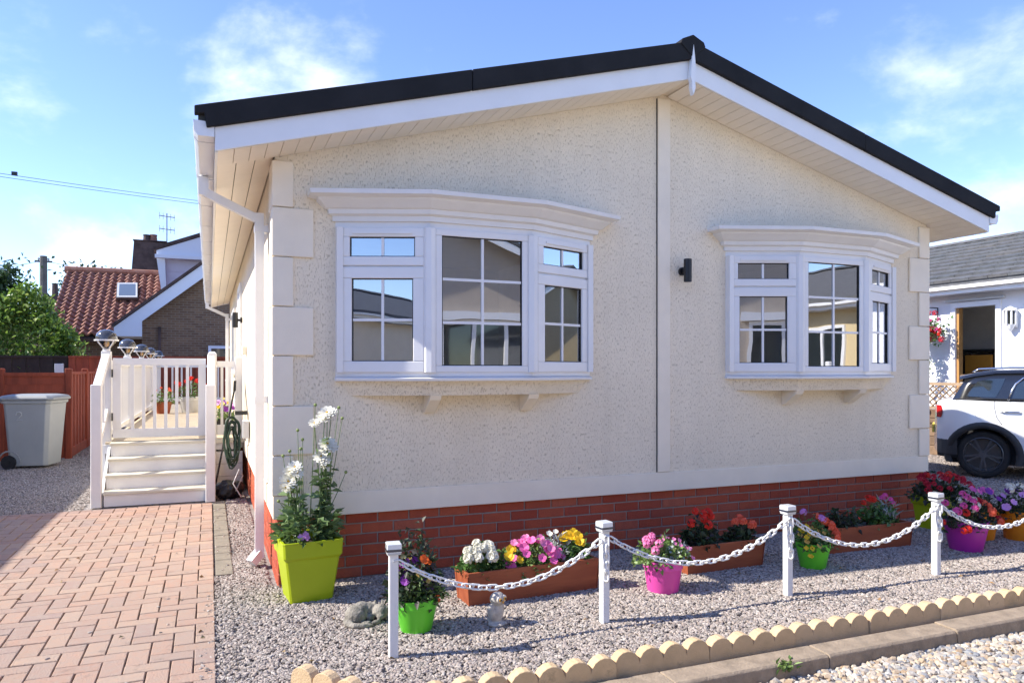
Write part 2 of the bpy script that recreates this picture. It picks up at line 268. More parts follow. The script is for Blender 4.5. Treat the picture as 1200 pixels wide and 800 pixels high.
# ------------------------------------------------------------------ helpers
def wloc(p):
    v = Vector((0, 0, 0))
    while p is not None: v += p.location; p = p.parent
    return v
def link(name, mesh, m, parent=None):
    o = bpy.data.objects.new(name, mesh); col.objects.link(o)
    if m is not None and not mesh.materials: mesh.materials.append(m)
    if parent is not None: o.parent = parent
    return o
class MB:
    def __init__(s): s.v = []; s.f = []
    def add(s, vs, fs):
        n = len(s.v); s.v += [tuple(q) for q in vs]; s.f += [tuple(i+n for i in f) for f in fs]; return s
    def box(s, x0, x1, y0, y1, z0, z1):
        return s.add([(x0, y0, z0), (x1, y0, z0), (x1, y1, z0), (x0, y1, z0), (x0, y0, z1), (x1, y0, z1), (x1, y1, z1), (x0, y1, z1)],
                     [(0, 3, 2, 1), (4, 5, 6, 7), (0, 1, 5, 4), (1, 2, 6, 5), (2, 3, 7, 6), (3, 0, 4, 7)])
    def cbox(s, x0, x1, y0, y1, z0, z1, c=.004):     # box with chamfered vertical and top edges
        def ring(d, z): return [(x0+d, y0, z), (x1-d, y0, z), (x1, y0+d, z), (x1, y1-d, z), (x1-d, y1, z), (x0+d, y1, z), (x0, y1-d, z), (x0, y0+d, z)]
        def ring2(z):
            e = c; return [(x0+2*e, y0+e, z), (x1-2*e, y0+e, z), (x1-e, y0+2*e, z), (x1-e, y1-2*e, z), (x1-2*e, y1-e, z), (x0+2*e, y1-e, z), (x0+e, y1-2*e, z), (x0+e, y0+2*e, z)]
        return s.rings([ring(c, z0), ring(c, z1-c), ring2(z1)], cap=True)
    def rings(s, rs, cap=True, closed=True):
        n = len(rs[0]); vs = [p for r in rs for p in r]; fs = []
        for i in range(len(rs)-1):
            for j in range(n if closed else n-1):
                a, b = i*n+j, i*n+(j+1) % n
                fs.append((a, b, b+n, a+n))
        if cap: fs.append(tuple(reversed(range(n)))); fs.append(tuple(range(len(vs)-n, len(vs))))
        return s.add(vs, fs)
    def prism(s, pts, d):           # polygon (3D points) extruded by vector d
        d = Vector(d); a = [Vector(p) for p in pts]
        nrm = Vector((0, 0, 0))
        for i in range(len(a)):
            p, q = a[i], a[(i+1) % len(a)]; nrm += p.cross(q)
        if nrm.dot(d) > 0: a = a[::-1]
        n = len(a); vs = a+[p+d for p in a]
        fs = [tuple(range(n)), tuple(reversed(range(n, 2*n)))]
        for i in range(n): j = (i+1) % n; fs.append((j, i, i+n, j+n))
        return s.add(vs, fs)
    def obox(s, p0, p1, w, h, up=(0, 0, 1)):       # bar from p0 to p1, width w (side), height h (along up)
        p0, p1 = Vector(p0), Vector(p1); d = (p1-p0).normalized(); u = Vector(up); sd_ = d.cross(u)
        if sd_.length < 1e-4: sd_ = d.cross(Vector((1, 0, 0)))
        sd_.normalize(); u = sd_.cross(d).normalized()
        r = [[p-sd_*w/2-u*h/2, p+sd_*w/2-u*h/2, p+sd_*w/2+u*h/2, p-sd_*w/2+u*h/2] for p in (p0, p1)]
        return s.rings(r)
    def tube(s, pts, r, n=6, cap=True, closed=False):
        pts = [Vector(p) for p in pts]; rr = r if isinstance(r, (list, tuple)) else [r]*len(pts); rs = []; pu = None; m = len(pts)
        for i, p in enumerate(pts):
            if closed: d = pts[(i+1) % m]-pts[i-1]
            else: d = pts[min(i+1, m-1)]-pts[max(i-1, 0)]
            d.normalize()
            if pu is None: pu = Vector((0, 0, 1)) if abs(d.z) < .9 else Vector((1, 0, 0))
            a = d.cross(pu).normalized(); b = a.cross(d).normalized(); pu = b
            rs.append([p+(a*math.cos(2*math.pi*k/n)+b*math.sin(2*math.pi*k/n))*rr[i] for k in range(n)])
        if closed: rs.append(rs[0]); return s.rings(rs, cap=False)
        return s.rings(rs, cap=cap)
    def lathe(s, prof, n=20, c=(0, 0, 0), cap=False):   # prof [(r,z)]
        rs = [[(c[0]+r*math.cos(2*math.pi*k/n), c[1]+r*math.sin(2*math.pi*k/n), c[2]+z) for k in range(n)] for r, z in prof]
        return s.rings(rs, cap=cap)
    def sphere(s, c, r, nu=12, nv=8, sc_=(1, 1, 1), rot=None):
        rs = []
        for i in range(nv+1):
            t = math.pi*i/nv; q = max(math.sin(t), 1e-3)
            ring = [Vector((r*q*math.cos(2*math.pi*k/nu)*sc_[0], r*q*math.sin(2*math.pi*k/nu)*sc_[1], -r*math.cos(t)*sc_[2])) for k in range(nu)]
            if rot is not None: ring = [rot @ p for p in ring]
            rs.append([p+Vector(c) for p in ring])
        return s.rings(rs, cap=True)
    def mesh(s, name, off=(0, 0, 0), smooth=False):
        me = bpy.data.meshes.new(name); off = Vector(off)
        me.from_pydata([tuple(Vector(p)-off) for p in s.v], [], s.f); me.update()
        if smooth: me.polygons.foreach_set('use_smooth', [True]*len(me.polygons))
        return me
    def build(s, name, m, parent=None, smooth=False, local=False):
        off = (0, 0, 0) if (local or parent is None) else wloc(parent)
        return link(name, s.mesh(name, off, smooth), m, parent)
def bevel(o, w=.006, seg=2):
    b = o.modifiers.new('bevel', 'BEVEL'); b.width = w; b.segments = seg; b.limit_method = 'ANGLE'; b.angle_limit = R(40); b.harden_normals = False
    return o
def tag(o, label=None, cat=None, group=None, kind=None):
    if label: o['label'] = label
    if cat: o['category'] = cat
    if group: o['group'] = group
    if kind: o['kind'] = kind
    return o
def thing(name, label, cat, loc=(0, 0, 0), rz=0, group=None):
    o = bpy.data.objects.new(name, None); o.empty_display_size = .1; col.objects.link(o); o.location = loc; o.rotation_euler = (0, 0, rz)
    return tag(o, label, cat, group)
def struct(name, mb, m): return tag(mb.build(name, m), kind='structure')
def inst(name, mesh, parent, loc=(0, 0, 0), rot=(0, 0, 0), scl=(1, 1, 1), world=True):
    o = bpy.data.objects.new(name, mesh); col.objects.link(o); o.parent = parent
    o.location = Vector(loc)-(wloc(parent) if world else Vector((0, 0, 0))); o.rotation_euler = rot; o.scale = scl
    return o
def copy_tree(src, loc, label=None):
    t = src.copy(); col.objects.link(t); t.location = loc
    if label: t['label'] = label
    for ch in list(src.children):
        c = ch.copy(); col.objects.link(c); c.parent = t
        for g in list(ch.children):
            d = g.copy(); col.objects.link(d); d.parent = c
    return t
def brick_mesh(l, h, d, c=.006, up=False):   # a brick/tile with chamfered face; face towards -y (or +z when up); centred on its face
    def rg(a, dep): return [(-l/2+a, dep, -h/2+a), (l/2-a, dep, -h/2+a), (l/2-a, dep, h/2-a), (-l/2+a, dep, h/2-a)]
    b = MB().rings([rg(0, d), rg(0, c), rg(c, 0)])
    if up: b.v = [(x, z, -y) for x, y, z in b.v]
    return b
def leaf_mesh(name, P, D, length, width, m, parent, fold=.25, jitter=.3):
    n = len(P); P = np.asarray(P, float); D = np.asarray(D, float); D /= np.linalg.norm(D, axis=1)[:, None]+1e-9
    up = rng.normal(size=(n, 3)); up[:, 2] += 1.6
    S = np.cross(D, up); S /= np.linalg.norm(S, axis=1)[:, None]+1e-9
    U = np.cross(S, D)
    ln = (length*(1+jitter*rng.uniform(-1, 1, n)))[:, None]; wd = (width*(1+jitter*rng.uniform(-1, 1, n)))[:, None]
    base = P; tip = P+D*ln-U*ln*.15; mid = P+D*ln*.48
    a = mid+S*wd/2+U*wd*fold; b = mid-S*wd/2+U*wd*fold
    V = np.stack([base, a, tip, b], 1).reshape(-1, 3)
    off = np.array(wloc(parent)) if parent is not None else np.zeros(3)
    V = V-off
    me = bpy.data.meshes.new(name); me.vertices.add(4*n); me.vertices.foreach_set('co', V.ravel())
    idx = np.arange(n)*4
    F = np.stack([idx, idx+1, idx+2, idx, idx+2, idx+3], 1).ravel()
    me.loops.add(6*n); me.loops.foreach_set('vertex_index', F.astype(np.int32))
    me.polygons.add(2*n); me.polygons.foreach_set('loop_start', (np.arange(2*n)*3).astype(np.int32)); me.update(calc_edges=True)
    return link(name, me, m, parent)
def rdir(n, up=0.0):
    d = rng.normal(size=(n, 3)); d /= np.linalg.norm(d, axis=1)[:, None]; d[:, 2] += up; return d

# ------------------------------------------------------------------ setting: ground sheets
def sheet(name, x0, x1, y0, y1, z, m):
    b = MB().add([(x0, y0, z), (x1, y0, z), (x1, y1, z), (x0, y1, z)], [(0, 1, 2, 3)]); return struct(name, b, m)
sheet('ground', -400, 400, -400, 400, -.16, M['ground'])
gb = MB().box(-14, 13, -2.06, 40, -.15, -.012); struct('gravel_drive', gb, M['gravel_bed'])
pb = MB().box(-8, 13, -8.5, -2.28, -.155, -.085); struct('road', pb, M['pale_bed'])

# gravel and pebbles: scattered real stones (geometry nodes, one object of stuff each)
def scatter(name, faces, m, rmin, rmax, seed, zs, flat=.62, rough=.45, label=None):
    """faces: list of (polygon xy, z, density per m2)"""
    v = []; f = []; dens = []
    for poly, z, d in faces:
        n = len(v); v += [(x, y, z) for x, y in poly]; f.append(tuple(range(n, n+len(poly)))); dens.append(d)
    me = bpy.data.meshes.new(name); me.from_pydata(v, [], f); me.update()
    at = me.attributes.new('density', 'FLOAT', 'FACE'); at.data.foreach_set('value', dens)
    o = link(name, me, m); tag(o, kind='stuff')
    g = bpy.data.node_groups.new(name+'_nodes', 'GeometryNodeTree')
    g.interface.new_socket('Geometry', in_out='INPUT', socket_type='NodeSocketGeometry'); g.interface.new_socket('Geometry', in_out='OUTPUT', socket_type='NodeSocketGeometry')
    nn, ll = g.nodes, g.links
    gi = nn.new('NodeGroupInput'); go = nn.new('NodeGroupOutput')
    na = nn.new('GeometryNodeInputNamedAttribute'); na.data_type = 'FLOAT'; na.inputs['Name'].default_value = 'density'
    dp = nn.new('GeometryNodeDistributePointsOnFaces'); dp.inputs['Seed'].default_value = seed
    ll.new(gi.outputs[0], dp.inputs['Mesh']); ll.new([q for q in na.outputs if q.enabled][0], dp.inputs['Density'])
    jn = nn.new('GeometryNodeJoinGeometry')
    for k in range(5):
        ic = nn.new('GeometryNodeMeshIcoSphere'); ic.inputs['Radius'].default_value = 1; ic.inputs['Subdivisions'].default_value = 1
        nz = nn.new('ShaderNodeTexNoise'); nz.noise_dimensions = '4D'; nz.inputs['W'].default_value = k*7.3+seed; nz.inputs['Scale'].default_value = 1.1
        sb = nn.new('ShaderNodeVectorMath'); sb.operation = 'SUBTRACT'; ll.new(nz.outputs['Color'], sb.inputs[0]); sb.inputs[1].default_value = (.5, .5, .5)
        sm = nn.new('ShaderNodeVectorMath'); sm.operation = 'SCALE'; ll.new(sb.outputs[0], sm.inputs[0]); sm.inputs['Scale'].default_value = rough*4
        sp = nn.new('GeometryNodeSetPosition'); ll.new(ic.outputs[0], sp.inputs['Geometry']); ll.new(sm.outputs[0], sp.inputs['Offset'])
        tf = nn.new('GeometryNodeTransform'); tf.inputs['Scale'].default_value = (1.15, .85-.05*k, flat-.04*k); ll.new(sp.outputs[0], tf.inputs['Geometry'])
        mt = nn.new('GeometryNodeSetMaterial'); mt.inputs['Material'].default_value = m; ll.new(tf.outputs[0], mt.inputs['Geometry'])
        gt = nn.new('GeometryNodeGeometryToInstance'); ll.new(mt.outputs[0], gt.inputs[0]); ll.new(gt.outputs[0], jn.inputs[0])
    ip = nn.new('GeometryNodeInstanceOnPoints'); ll.new(dp.outputs['Points'], ip.inputs['Points']); ll.new(jn.outputs[0], ip.inputs['Instance']); ip.inputs['Pick Instance'].default_value = True
    def rv(t, a, b, sd_):
        r = nn.new('FunctionNodeRandomValue'); r.data_type = t
        ins = [q for q in r.inputs if q.enabled]; ins[0].default_value = a; ins[1].default_value = b
        r.inputs['Seed'].default_value = sd_
        return [q for q in r.outputs if q.enabled][0]
    ll.new(rv('INT', 0, 4, 3), ip.inputs['Instance Index'])
    ll.new(rv('FLOAT_VECTOR', (-.5, -.5, 0), (.5, .5, 6.283), 5), ip.inputs['Rotation'])
    ll.new(rv('FLOAT', rmin, rmax, 9), ip.inputs['Scale'])
    ll.new(ip.outputs[0], go.inputs[0])
    md = o.modifiers.new('scatter', 'NODES'); md.node_group = g
    return o
rect = lambda a, b, c, d: [(a, c), (b, c), (b, d), (a, d)]
scatter('gravel', [(rect(-.27, 6.2, -1.98, .02), .0, 6600), (rect(-.33, -.02, .02, 1.0), 0, 6600), (rect(-.23, -.02, 1.0, 3.9), 0, 5500), ([(-.37, -1.98), (-.27, -1.98), (-.27, .4), (-.38, .4)], .004, 5200), (rect(6.2, 9.0, -2.0, 2.5), 0, 2600), (rect(9, 11, -2, 4.5), 0, 1400),
                   ([(-.41, -1.98), (-.37, -1.98), (-.37, 0), (-.40, .1)], .012, 1900), ([(-.47, -1.98), (-.41, -1.98), (-.40, .1), (-.43, -.4)], .017, 420), (rect(-.36, -.23, .5, 3.3), .012, 130), (rect(-1.2, -.47, -1.5, 3.2), .018, 5),
                   ([(-5.5, 3.45), (-1.62, 3.45), (-1.62, 6.2), (-4.6, 6.2)], 0, 3600), (rect(-4.4, -1.62, 6.2, 9.0), 0, 2200), (rect(-2.5, -1.6, 9.0, 14), 0, 1000)],
        M['gravel'], .0058, .0138, 3, 0)
scatter('pale_pebbles', [(rect(.3, 7.0, -4.2, -2.29), -.078, 2100), (rect(-3.0, .3, -4.6, -2.29), -.078, 1300)], M['pebble'], .011, .027, 11, 0, flat=.7, rough=.3)

# ------------------------------------------------------------------ clay paver drive
def pavers():
    root = thing('paved_drive', 'red clay block drive laid in herringbone leading up to the white steps', 'paving', (-2, 1, 0))
    del root['category']; del root['label']; root['kind'] = 'structure'
    MB().box(-6.2, -.385, -3.2, 3.46, -.1, .004).build('sand_bed', M['sand'], root)
    u = .103; items = []
    for i in range(-62, 1):
        for j in range(-34, 36):
            st = (i-j) % 4
            if st == 0: cx_, cy_, rot = (i+1)*u, (j+.5)*u, 0
            elif st == 2: cx_, cy_, rot = (i+.5)*u, j*u, 1
            else: continue
            cx_ -= .37
            hx = u if rot == 0 else u/2; hy_ = u/2 if rot == 0 else u
            x0, x1, y0, y1 = cx_-hx, cx_+hx, cy_-hy_, cy_+hy_
            x1 = min(x1, -.372); y1 = min(y1, 3.455)
            if x1-x0 < .04 or y1-y0 < .04 or x0 < -6 or y0 < -3: continue
            items.append((x0, x1, y0, y1))
    vis = []; rest = []
    for it in items:
        p = proj((it[0]+it[1])/2, (it[2]+it[3])/2)
        (vis if (-20 < p[0] < 1220 and p[1] < 815) else rest).append((p[2], it))
    vis.sort(); rest += vis[300:]; vis = vis[:300]
    cache = {}
    g = .003
    for _, (x0, x1, y0, y1) in vis:
        key = (round(x1-x0, 3), round(y1-y0, 3))
        if key not in cache:
            me = brick_mesh(x1-x0-2*g, y1-y0-2*g, .03, .0035, up=True).mesh('paver'); me.materials.append(M['paver']); cache[key] = me
        inst('paver', cache[key], root, ((x0+x1)/2+random.uniform(-.001, .001), (y0+y1)/2, .017+random.uniform(-.002, .002)), (random.uniform(-.012, .012), random.uniform(-.012, .012), random.uniform(-.012, .012)))
    b = MB()
    for _, (x0, x1, y0, y1) in rest:
        q = brick_mesh(x1-x0-2*g, y1-y0-2*g, .03, .0035, up=True); z = .017+random.uniform(-.002, .002)
        b.add([(x+(x0+x1)/2, y+(y0+y1)/2, zz+z) for x, y, zz in q.v], q.f)
    m2 = mat('clay_paver_far', (0, 0, 0), .85, island=[(.36, .22, .155), (.39, .25, .185), (.34, .225, .175), (.41, .275, .205), (.36, .24, .185), (.31, .21, .17)], var=.12, vscale=16, bump=.003, bscale=90, dirt=((.22, .16, .13), 5, .64, .5))
    o = b.build('far_pavers', m2, root); o['kind'] = 'stuff'
pavers()
# border of flat stone setts beside the drive
kb = thing('border_setts', 'strip of mossy buff setts between the drive and the gravel', 'edging', (-.30, 1, 0))
for k in range(14):
    y0 = .42+k*.222
    bevel(MB().box(-.362, -.245, y0, y0+.214, -.05, .012+random.uniform(-.003, .003)).build('sett', M['concrete'], kb), .006)

# ------------------------------------------------------------------ scalloped edging and kerb
def edging():
    root = thing('scalloped_edging', 'cream scalloped concrete edging along the front of the gravel bed', 'garden edging', (2.5, -1.99, 0))
    pitch = .134; n = 4
    def block(p0, ang, dz=0):
        b = MB(); th = .055; pts = [(0, 0, -.05)]
        for k in range(n):
            for q in range(0 if k == 0 else 1, 9 if k < 99 else 9):
                t = math.pi*q/8; pts.append((k*pitch+pitch/2-math.cos(t)*pitch/2, 0, .038+math.sin(t)*.062))
        pts.append((n*pitch, 0, -.05)); b.prism(pts, (0, th, 0))
        o = b.build('edging_block', M['edging'], root, local=True); o.location = Vector((p0[0], p0[1], dz))-wloc(root); o.rotation_euler = (random.uniform(-.07, .05), random.uniform(-.008, .008), ang)
        bevel(o, .0025, 1)
    x = .30; y = -2.085
    while x < 7.2:
        block((x, y+random.uniform(-.008, .008)), R(-.6)+random.uniform(-.012, .012), random.uniform(-.006, .004)); x += pitch*n+.003; y -= .0045
    block((-.06, -1.63), R(-52)); 
edging()
def kerb():
    root = thing('kerb', 'low worn concrete kerb in front of the scalloped edging', 'kerb', (2.5, -2.2, -.08))
    del root['category']; root['kind'] = 'structure'; del root['label']
    x = -3.0
    while x < 7.5:
        l = .92; ys = -.0125*(x-.5)
        z = .0+random.uniform(-.006, .006)
        o = MB().prism([(x, -2.108+ys, -.14), (x, -2.108+ys, .0+z), (x, -2.240+ys, -.002+z), (x, -2.252+ys, -.012+z), (x, -2.262+ys, -.14)], (l-.005, -.0115, 0)).build('kerb_stone', M['kerb'], root); bevel(o, .006)
        x += l
kerb()

# ------------------------------------------------------------------ THE PARK HOME
HW, HL = 6.1, 11.5
SL = .276                       # roof slope
def soff(x): return 2.757+SL*(min(x, HW-x)+.37)     # underside line of bargeboard / soffit
home = thing('park_home', 'cream rendered park home with two white bow windows and dark roof', 'park home', (0, 0, 0))
WZ0, WZ1 = 1.40, 2.452
wins = [(.397, 2.367), (3.679, 5.62)]
def front_wall():
    b = MB(); T = .10
    def poly(x0, x1, zb, tops): b.prism([(x0, 0, zb), (x1, 0, zb)]+[(x, 0, soff(x)+.03) for x in tops], (0, T, 0))
    poly(0, wins[0][0], .46, [wins[0][0], 0])
    poly(wins[0][0], wins[0][1], .46, []) if False else b.prism([(wins[0][0], 0, .46), (wins[0][1], 0, .46), (wins[0][1], 0, WZ0), (wins[0][0], 0, WZ0)], (0, T, 0))
    poly(wins[0][0], wins[0][1], WZ1, [wins[0][1], wins[0][0]])
    poly(wins[0][1], wins[1][0], .46, [wins[1][0], HW/2, wins[0][1]])
    b.prism([(wins[1][0], 0, .46), (wins[1][1], 0, .46), (wins[1][1], 0, WZ0), (wins[1][0], 0, WZ0)], (0, T, 0))
    poly(wins[1][0], wins[1][1], WZ1, [wins[1][1], wins[1][0]])
    poly(wins[1][1], HW, .46, [HW, wins[1][1]])
    return b.build('front_wall', M['stucco'], home)
front_wall()
MB().box(0, .1, .1, HL, .46, 2.89).build('side_wall', M['stucco'], home)
MB().box(HW-.1, HW, .1, HL, .46, 2.89).build('side_wall', M['stucco'], home)
MB().prism([(0.1, HL-.1, .46), (HW-.1, HL-.1, .46), (HW-.1, HL-.1, soff(HW-.1)-.012), (HW/2, HL-.1, soff(HW/2)-.012), (.1, HL-.1, soff(.1)-.012)], (0, .1, 0)).build('rear_wall', M['stucco'], home)
# room inside, seen through the glass
r_ = MB(); r_.box(.1, HW-.1, .1, HL-.1, .50, .54); r_.box(.1, HW-.1, 3.6, 3.7, .54, 2.7); r_.box(3.0, 3.1, .1, 3.6, .54, 2.7); r_.box(.1, HW-.1, .1, HL-.1, 2.7, 2.74)
r_.build('interior', M['room'], home)
# plain smooth base band
band = MB()
band.box(-.012, HW+.012, -.012, 0, .452, .606); band.box(-.012, 0, .0, HL, .452, .606); band.box(HW, HW+.012, .0, HL, .452, .606)
bevel(band.build('base_band', M['cream'], home), .004)
# brick plinth
pl = MB(); pl.box(.03, HW-.03, .03, .13, -.1, .452); pl.box(.03, .13, .13, HL-.02, -.1, .452); pl.box(HW-.13, HW-.03, .13, HL-.02, -.1, .452)
plinth = pl.build('plinth', M['mortar'], home)
bm_full = brick_mesh(.215, .065, .03, .004).mesh('brick'); bm_full.materials.append(M['brick'])
bm_half = brick_mesh(.102, .065, .03, .004).mesh('brick'); bm_half.materials.append(M['brick'])
for r in range(7):
    z = .452-.0375-r*.075+.002
    offs = 0 if r % 2 == 0 else .1125
    k = 0; x = .0225
    if r % 2: inst('brick', bm_half, plinth, (.0235+.051, .022, z)); x = .0225+.1125
    while x+.2 < HW-.02:
        inst('brick', bm_full, plinth, (x+.1085, .022+random.uniform(-.0015, .0015), z+random.uniform(-.001, .001)), (0, random.uniform(-.004, .004), random.uniform(-.006, .006)))
        x += .225
    if HW-.02-x > .09: inst('brick', bm_half, plinth, (HW-.02-.051, .022, z))
    # left side: first metre and a half brick by brick, the rest joined
    y = .13 if r % 2 == 0 else .02+.225
    if r % 2 == 1: inst('brick', bm_full, plinth, (.022, .0255+.1085, z), (0, 0, R(-90)))
    else: inst('brick', bm_half, plinth, (.022, .0255+.051, z), (0, 0, R(-90)))
    for _k in range(7):
        inst('brick', bm_full, plinth, (.022+random.uniform(-.0015, .0015), y+.1085+.005, z), (0, 0, R(-90)+random.uniform(-.006, .006))); y += .225
sb_ = MB()
for side in (0, 1):
    for r in range(6):
        z = .452-.0375-r*.075+.002; y = (1.705 if r % 2 == 0 else 1.82) if side == 0 else (.03 if r % 2 else .14)
        while y < HL-.3:
            q = brick_mesh(.215, .065, .03, .004)
            if side == 0: sb_.add([(yy+.022, -xx+y+.1135, zz+z) for xx, yy, zz in q.v], [f for f in q.f])
            else: sb_.add([(-yy+HW-.022, xx+y+.1135, zz+z) for xx, yy, zz in q.v], q.f)
            y += .225
mb_ = mat('red_brick_far', (0, 0, 0), .85, island=[(.36, .06, .025), (.42, .08, .03), (.45, .11, .045), (.32, .055, .026)], var=.2, vscale=20, bump=.004, bscale=85)
so_ = sb_.build('side_bricks', mb_, plinth); so_['kind'] = 'stuff'

# quoins
def quoins():
    zs = [(.606, .875, 0), (.875, 1.205, 1), (1.205, 1.54, 0), (1.54, 1.868, 1), (1.868, 2.199, 0), (2.199, 2.529, 1), (2.529, 2.838, 0)]
    for z0, z1, wide in zs:
        w = .249 if wide else .118; g = .003
        b = MB().box(-.02, w, -.02, -.0005, z0+g, z1-g); b.box(-.02, -.0005, 0, (.118 if wide else .249), z0+g, z1-g)
        bevel(b.build('quoin', M['cream'], home), .006)
        b = MB().box(HW-w, HW+.02, -.02, -.0005, z0+g, z1-g); b.box(HW+.0005, HW+.02, 0, (.118 if wide else .249), z0+g, z1-g)
        bevel(b.build('quoin', M['cream'], home), .006)
quoins()
# centre cover strip
bevel(MB().box(2.992, 3.112, -.016, -.0005, .61, soff(3.0)-.02).build('cover_strip', M['cream'], home), .004)
MB().box(2.984, 2.9915, -.005, -.0005, .61, soff(2.99)-.02).build('strip_joint', M['rubber'], home)

# roof: slabs, verge, bargeboards, soffits, ridge
BY = -.37
def roofline(x): return 2.905+SL*(min(x, HW-x)+.37)
for sgn in (0, 1):
    mir = (lambda x: x) if sgn == 0 else (lambda x: HW-x)
    P = lambda x, y, z: (mir(x), y, z)
    rb = MB(); rb.prism([P(-.465, BY+.01, roofline(-.465)+.025), P(HW/2, BY+.01, roofline(HW/2)+.025), P(HW/2, BY+.01, roofline(HW/2)+.12), P(-.465, BY+.01, roofline(-.465)+.12)], (0, HL+.37+.4, 0))
    rb.build('roof', M['roof_tile'], home)
    # dark verge trim along the gable edge, in two lengths
    cut = 1.25
    for a, c_, o_ in ((-.485, cut, 0), (cut+.004, HW/2, .003)):
        a_in = a
        pts = [P(a, BY-.03-o_, roofline(a)+.045 if a < 0 else roofline(a)-.005), P(c_, BY-.03-o_, roofline(c_)-.005), P(c_, BY-.03-o_, roofline(c_)+.135), P(a, BY-.03-o_, roofline(a)+.135)]
        if a < 0: pts = [P(-.418, BY-.03, roofline(-.418)-.005)] + pts[1:] + [P(a, BY-.03, roofline(a)+.085), P(-.43, BY-.03, roofline(-.43)+.08)]
        bevel(MB().prism(pts, (0, .05, 0)).build('verge_trim', M['roof_dark'], home), .006)
    bb = MB().prism([P(-.372, BY, soff(-.37)), P(HW/2, BY, soff(HW/2)), P(HW/2, BY, roofline(HW/2)), P(-.372, BY, roofline(-.37))], (0, .018, 0))
    bevel(bb.build('bargeboard', M['upvc'], home), .003)
    # gable soffit, board by board
    bl = .1; sp_ = math.hypot(1, SL); ang = math.atan(SL)
    bmesh_ = MB().box(-bl/2+.002, bl/2-.002, 0, .345, -.009, 0).mesh('soffit_board'); bmesh_.materials.append(M['cream_soffit'])
    nb_ = int((HW/2+.36)*sp_/bl)
    for k in range(nb_+1):
        xx = -.36+(k+.5)*bl/sp_
        if xx > HW/2-.02: break
        inst('soffit_board', bmesh_, home, (mir(xx), BY+.02, soff(xx)+.008), (0, -ang if sgn == 0 else ang, 0))
    # backing above the boards
    MB().prism([P(-.36, BY+.02, soff(-.36)+.012), P(HW/2, BY+.02, soff(HW/2)+.012), P(HW/2, BY+.02, soff(HW/2)+.02), P(-.36, BY+.02, soff(-.36)+.02)], (0, .36, 0)).build('soffit_backing', M['cream'], home)
    # side eave soffit: long boards
    for k in range(3):
        x0 = -.355+k*.117; x1 = x0+.113
        bevel(MB().prism([P(x0, 0, soff(x0)+.004), P(x1, 0, soff(x1)+.004), P(x1, 0, soff(x1)+.014), P(x0, 0, soff(x0)+.014)], (0, HL+.3, 0)).build('eave_board', M['cream_soffit'], home), .002)
    MB().box(*sorted((mir(-.372), mir(-.356))), BY+.018, HL+.35, soff(-.37)-.004, 2.91).build('fascia', M['upvc'], home)
rc = MB(); zr = roofline(HW/2)+.135
rc.prism([(HW/2-.115, BY-.042, zr-.035), (HW/2, BY-.042, zr-.13), (HW/2+.115, BY-.042, zr-.035), (HW/2+.1, BY-.042, zr+.0), (HW/2, BY-.042, zr+.045), (HW/2-.1, BY-.042, zr+.0)], (0, HL+.9, 0))
bevel(rc.build('ridge_cap', M['roof_dark'], home), .005)
fin = MB().prism([(HW/2-.018, BY-.045, 3.62), (HW/2, BY-.045, 3.565), (HW/2+.018, BY-.045, 3.62), (HW/2+.014, BY-.045, 3.66), (HW/2+.026, BY-.045, 3.7), (HW/2+.012, BY-.045, 3.86), (HW/2, BY-.045, 3.95), (HW/2-.012, BY-.045, 3.86), (HW/2-.026, BY-.045, 3.7), (HW/2-.014, BY-.045, 3.66)], (0, .04, 0))
fin.build('finial', M['upvc'], home)
# gutters
def gutter(x0, s):
    prof = [(0, .0), (0, .085), (-.006, .085), (-.006, .006), (-.088, .006), (-.106, .03), (-.112, .092), (-.118, .092), (-.112, .026), (-.092, 0)]
    g = MB().prism([(x0+p[0]*s, BY+.0, 2.838+p[1]) for p in prof], (0, HL+.75, 0)); gt = g.build('gutter', M['upvc'], home)
    for k in range(13):
        y = BY+.12+k*.95
        b = MB().prism([(x0+p[0]*s*1.06+(.003*s), y, 2.838+p[1]*1.04-.004) for p in prof], (0, .05, 0)); b.build('gutter_bracket', M['upvc'], gt)
    e = MB().prism([(x0, BY-.008, 2.838), (x0, BY-.008, 2.923), (x0-.118*s, BY-.008, 2.93), (x0-.112*s, BY-.008, 2.864), (x0-.092*s, BY-.008, 2.838)], (0, .008, 0)); e.build('gutter_end', M['upvc'], gt)
gutter(-.374, 1); gutter(HW+.374, -1)
def downpipe(y, foot=True):
    o = MB(); w = .062
    o.obox((-.44, y, 2.83), (-.44, y, 2.70), w+.004, w+.004, up=(0, 1, 0)); d1 = o.build('downpipe', M['upvc'], home)
    b = MB().obox((-.46, y, 2.735), (-.045, y, 2.545), w-.004, w-.004, up=(0, 0, 1)); b.build('pipe_offset', M['upvc'], d1)
    b = MB().obox((-.06, y, 2.60), (-.06, y, .06 if foot else .7), w, w, up=(0, 1, 0)); b.build('pipe_length', M['upvc'], d1)
    for z in (2.46, 1.2):
        q = MB().box(-.096, 0, y-.037, y+.037, z, z+.05); q.build('pipe_clip', M['upvc'], d1)
    if foot:
        q = MB().obox((-.055, y, .10), (-.12, y-.04, .035), w+.006, w*.95); q.build('pipe_shoe', M['upvc'], d1)
downpipe(.62); downpipe(11.2, False)
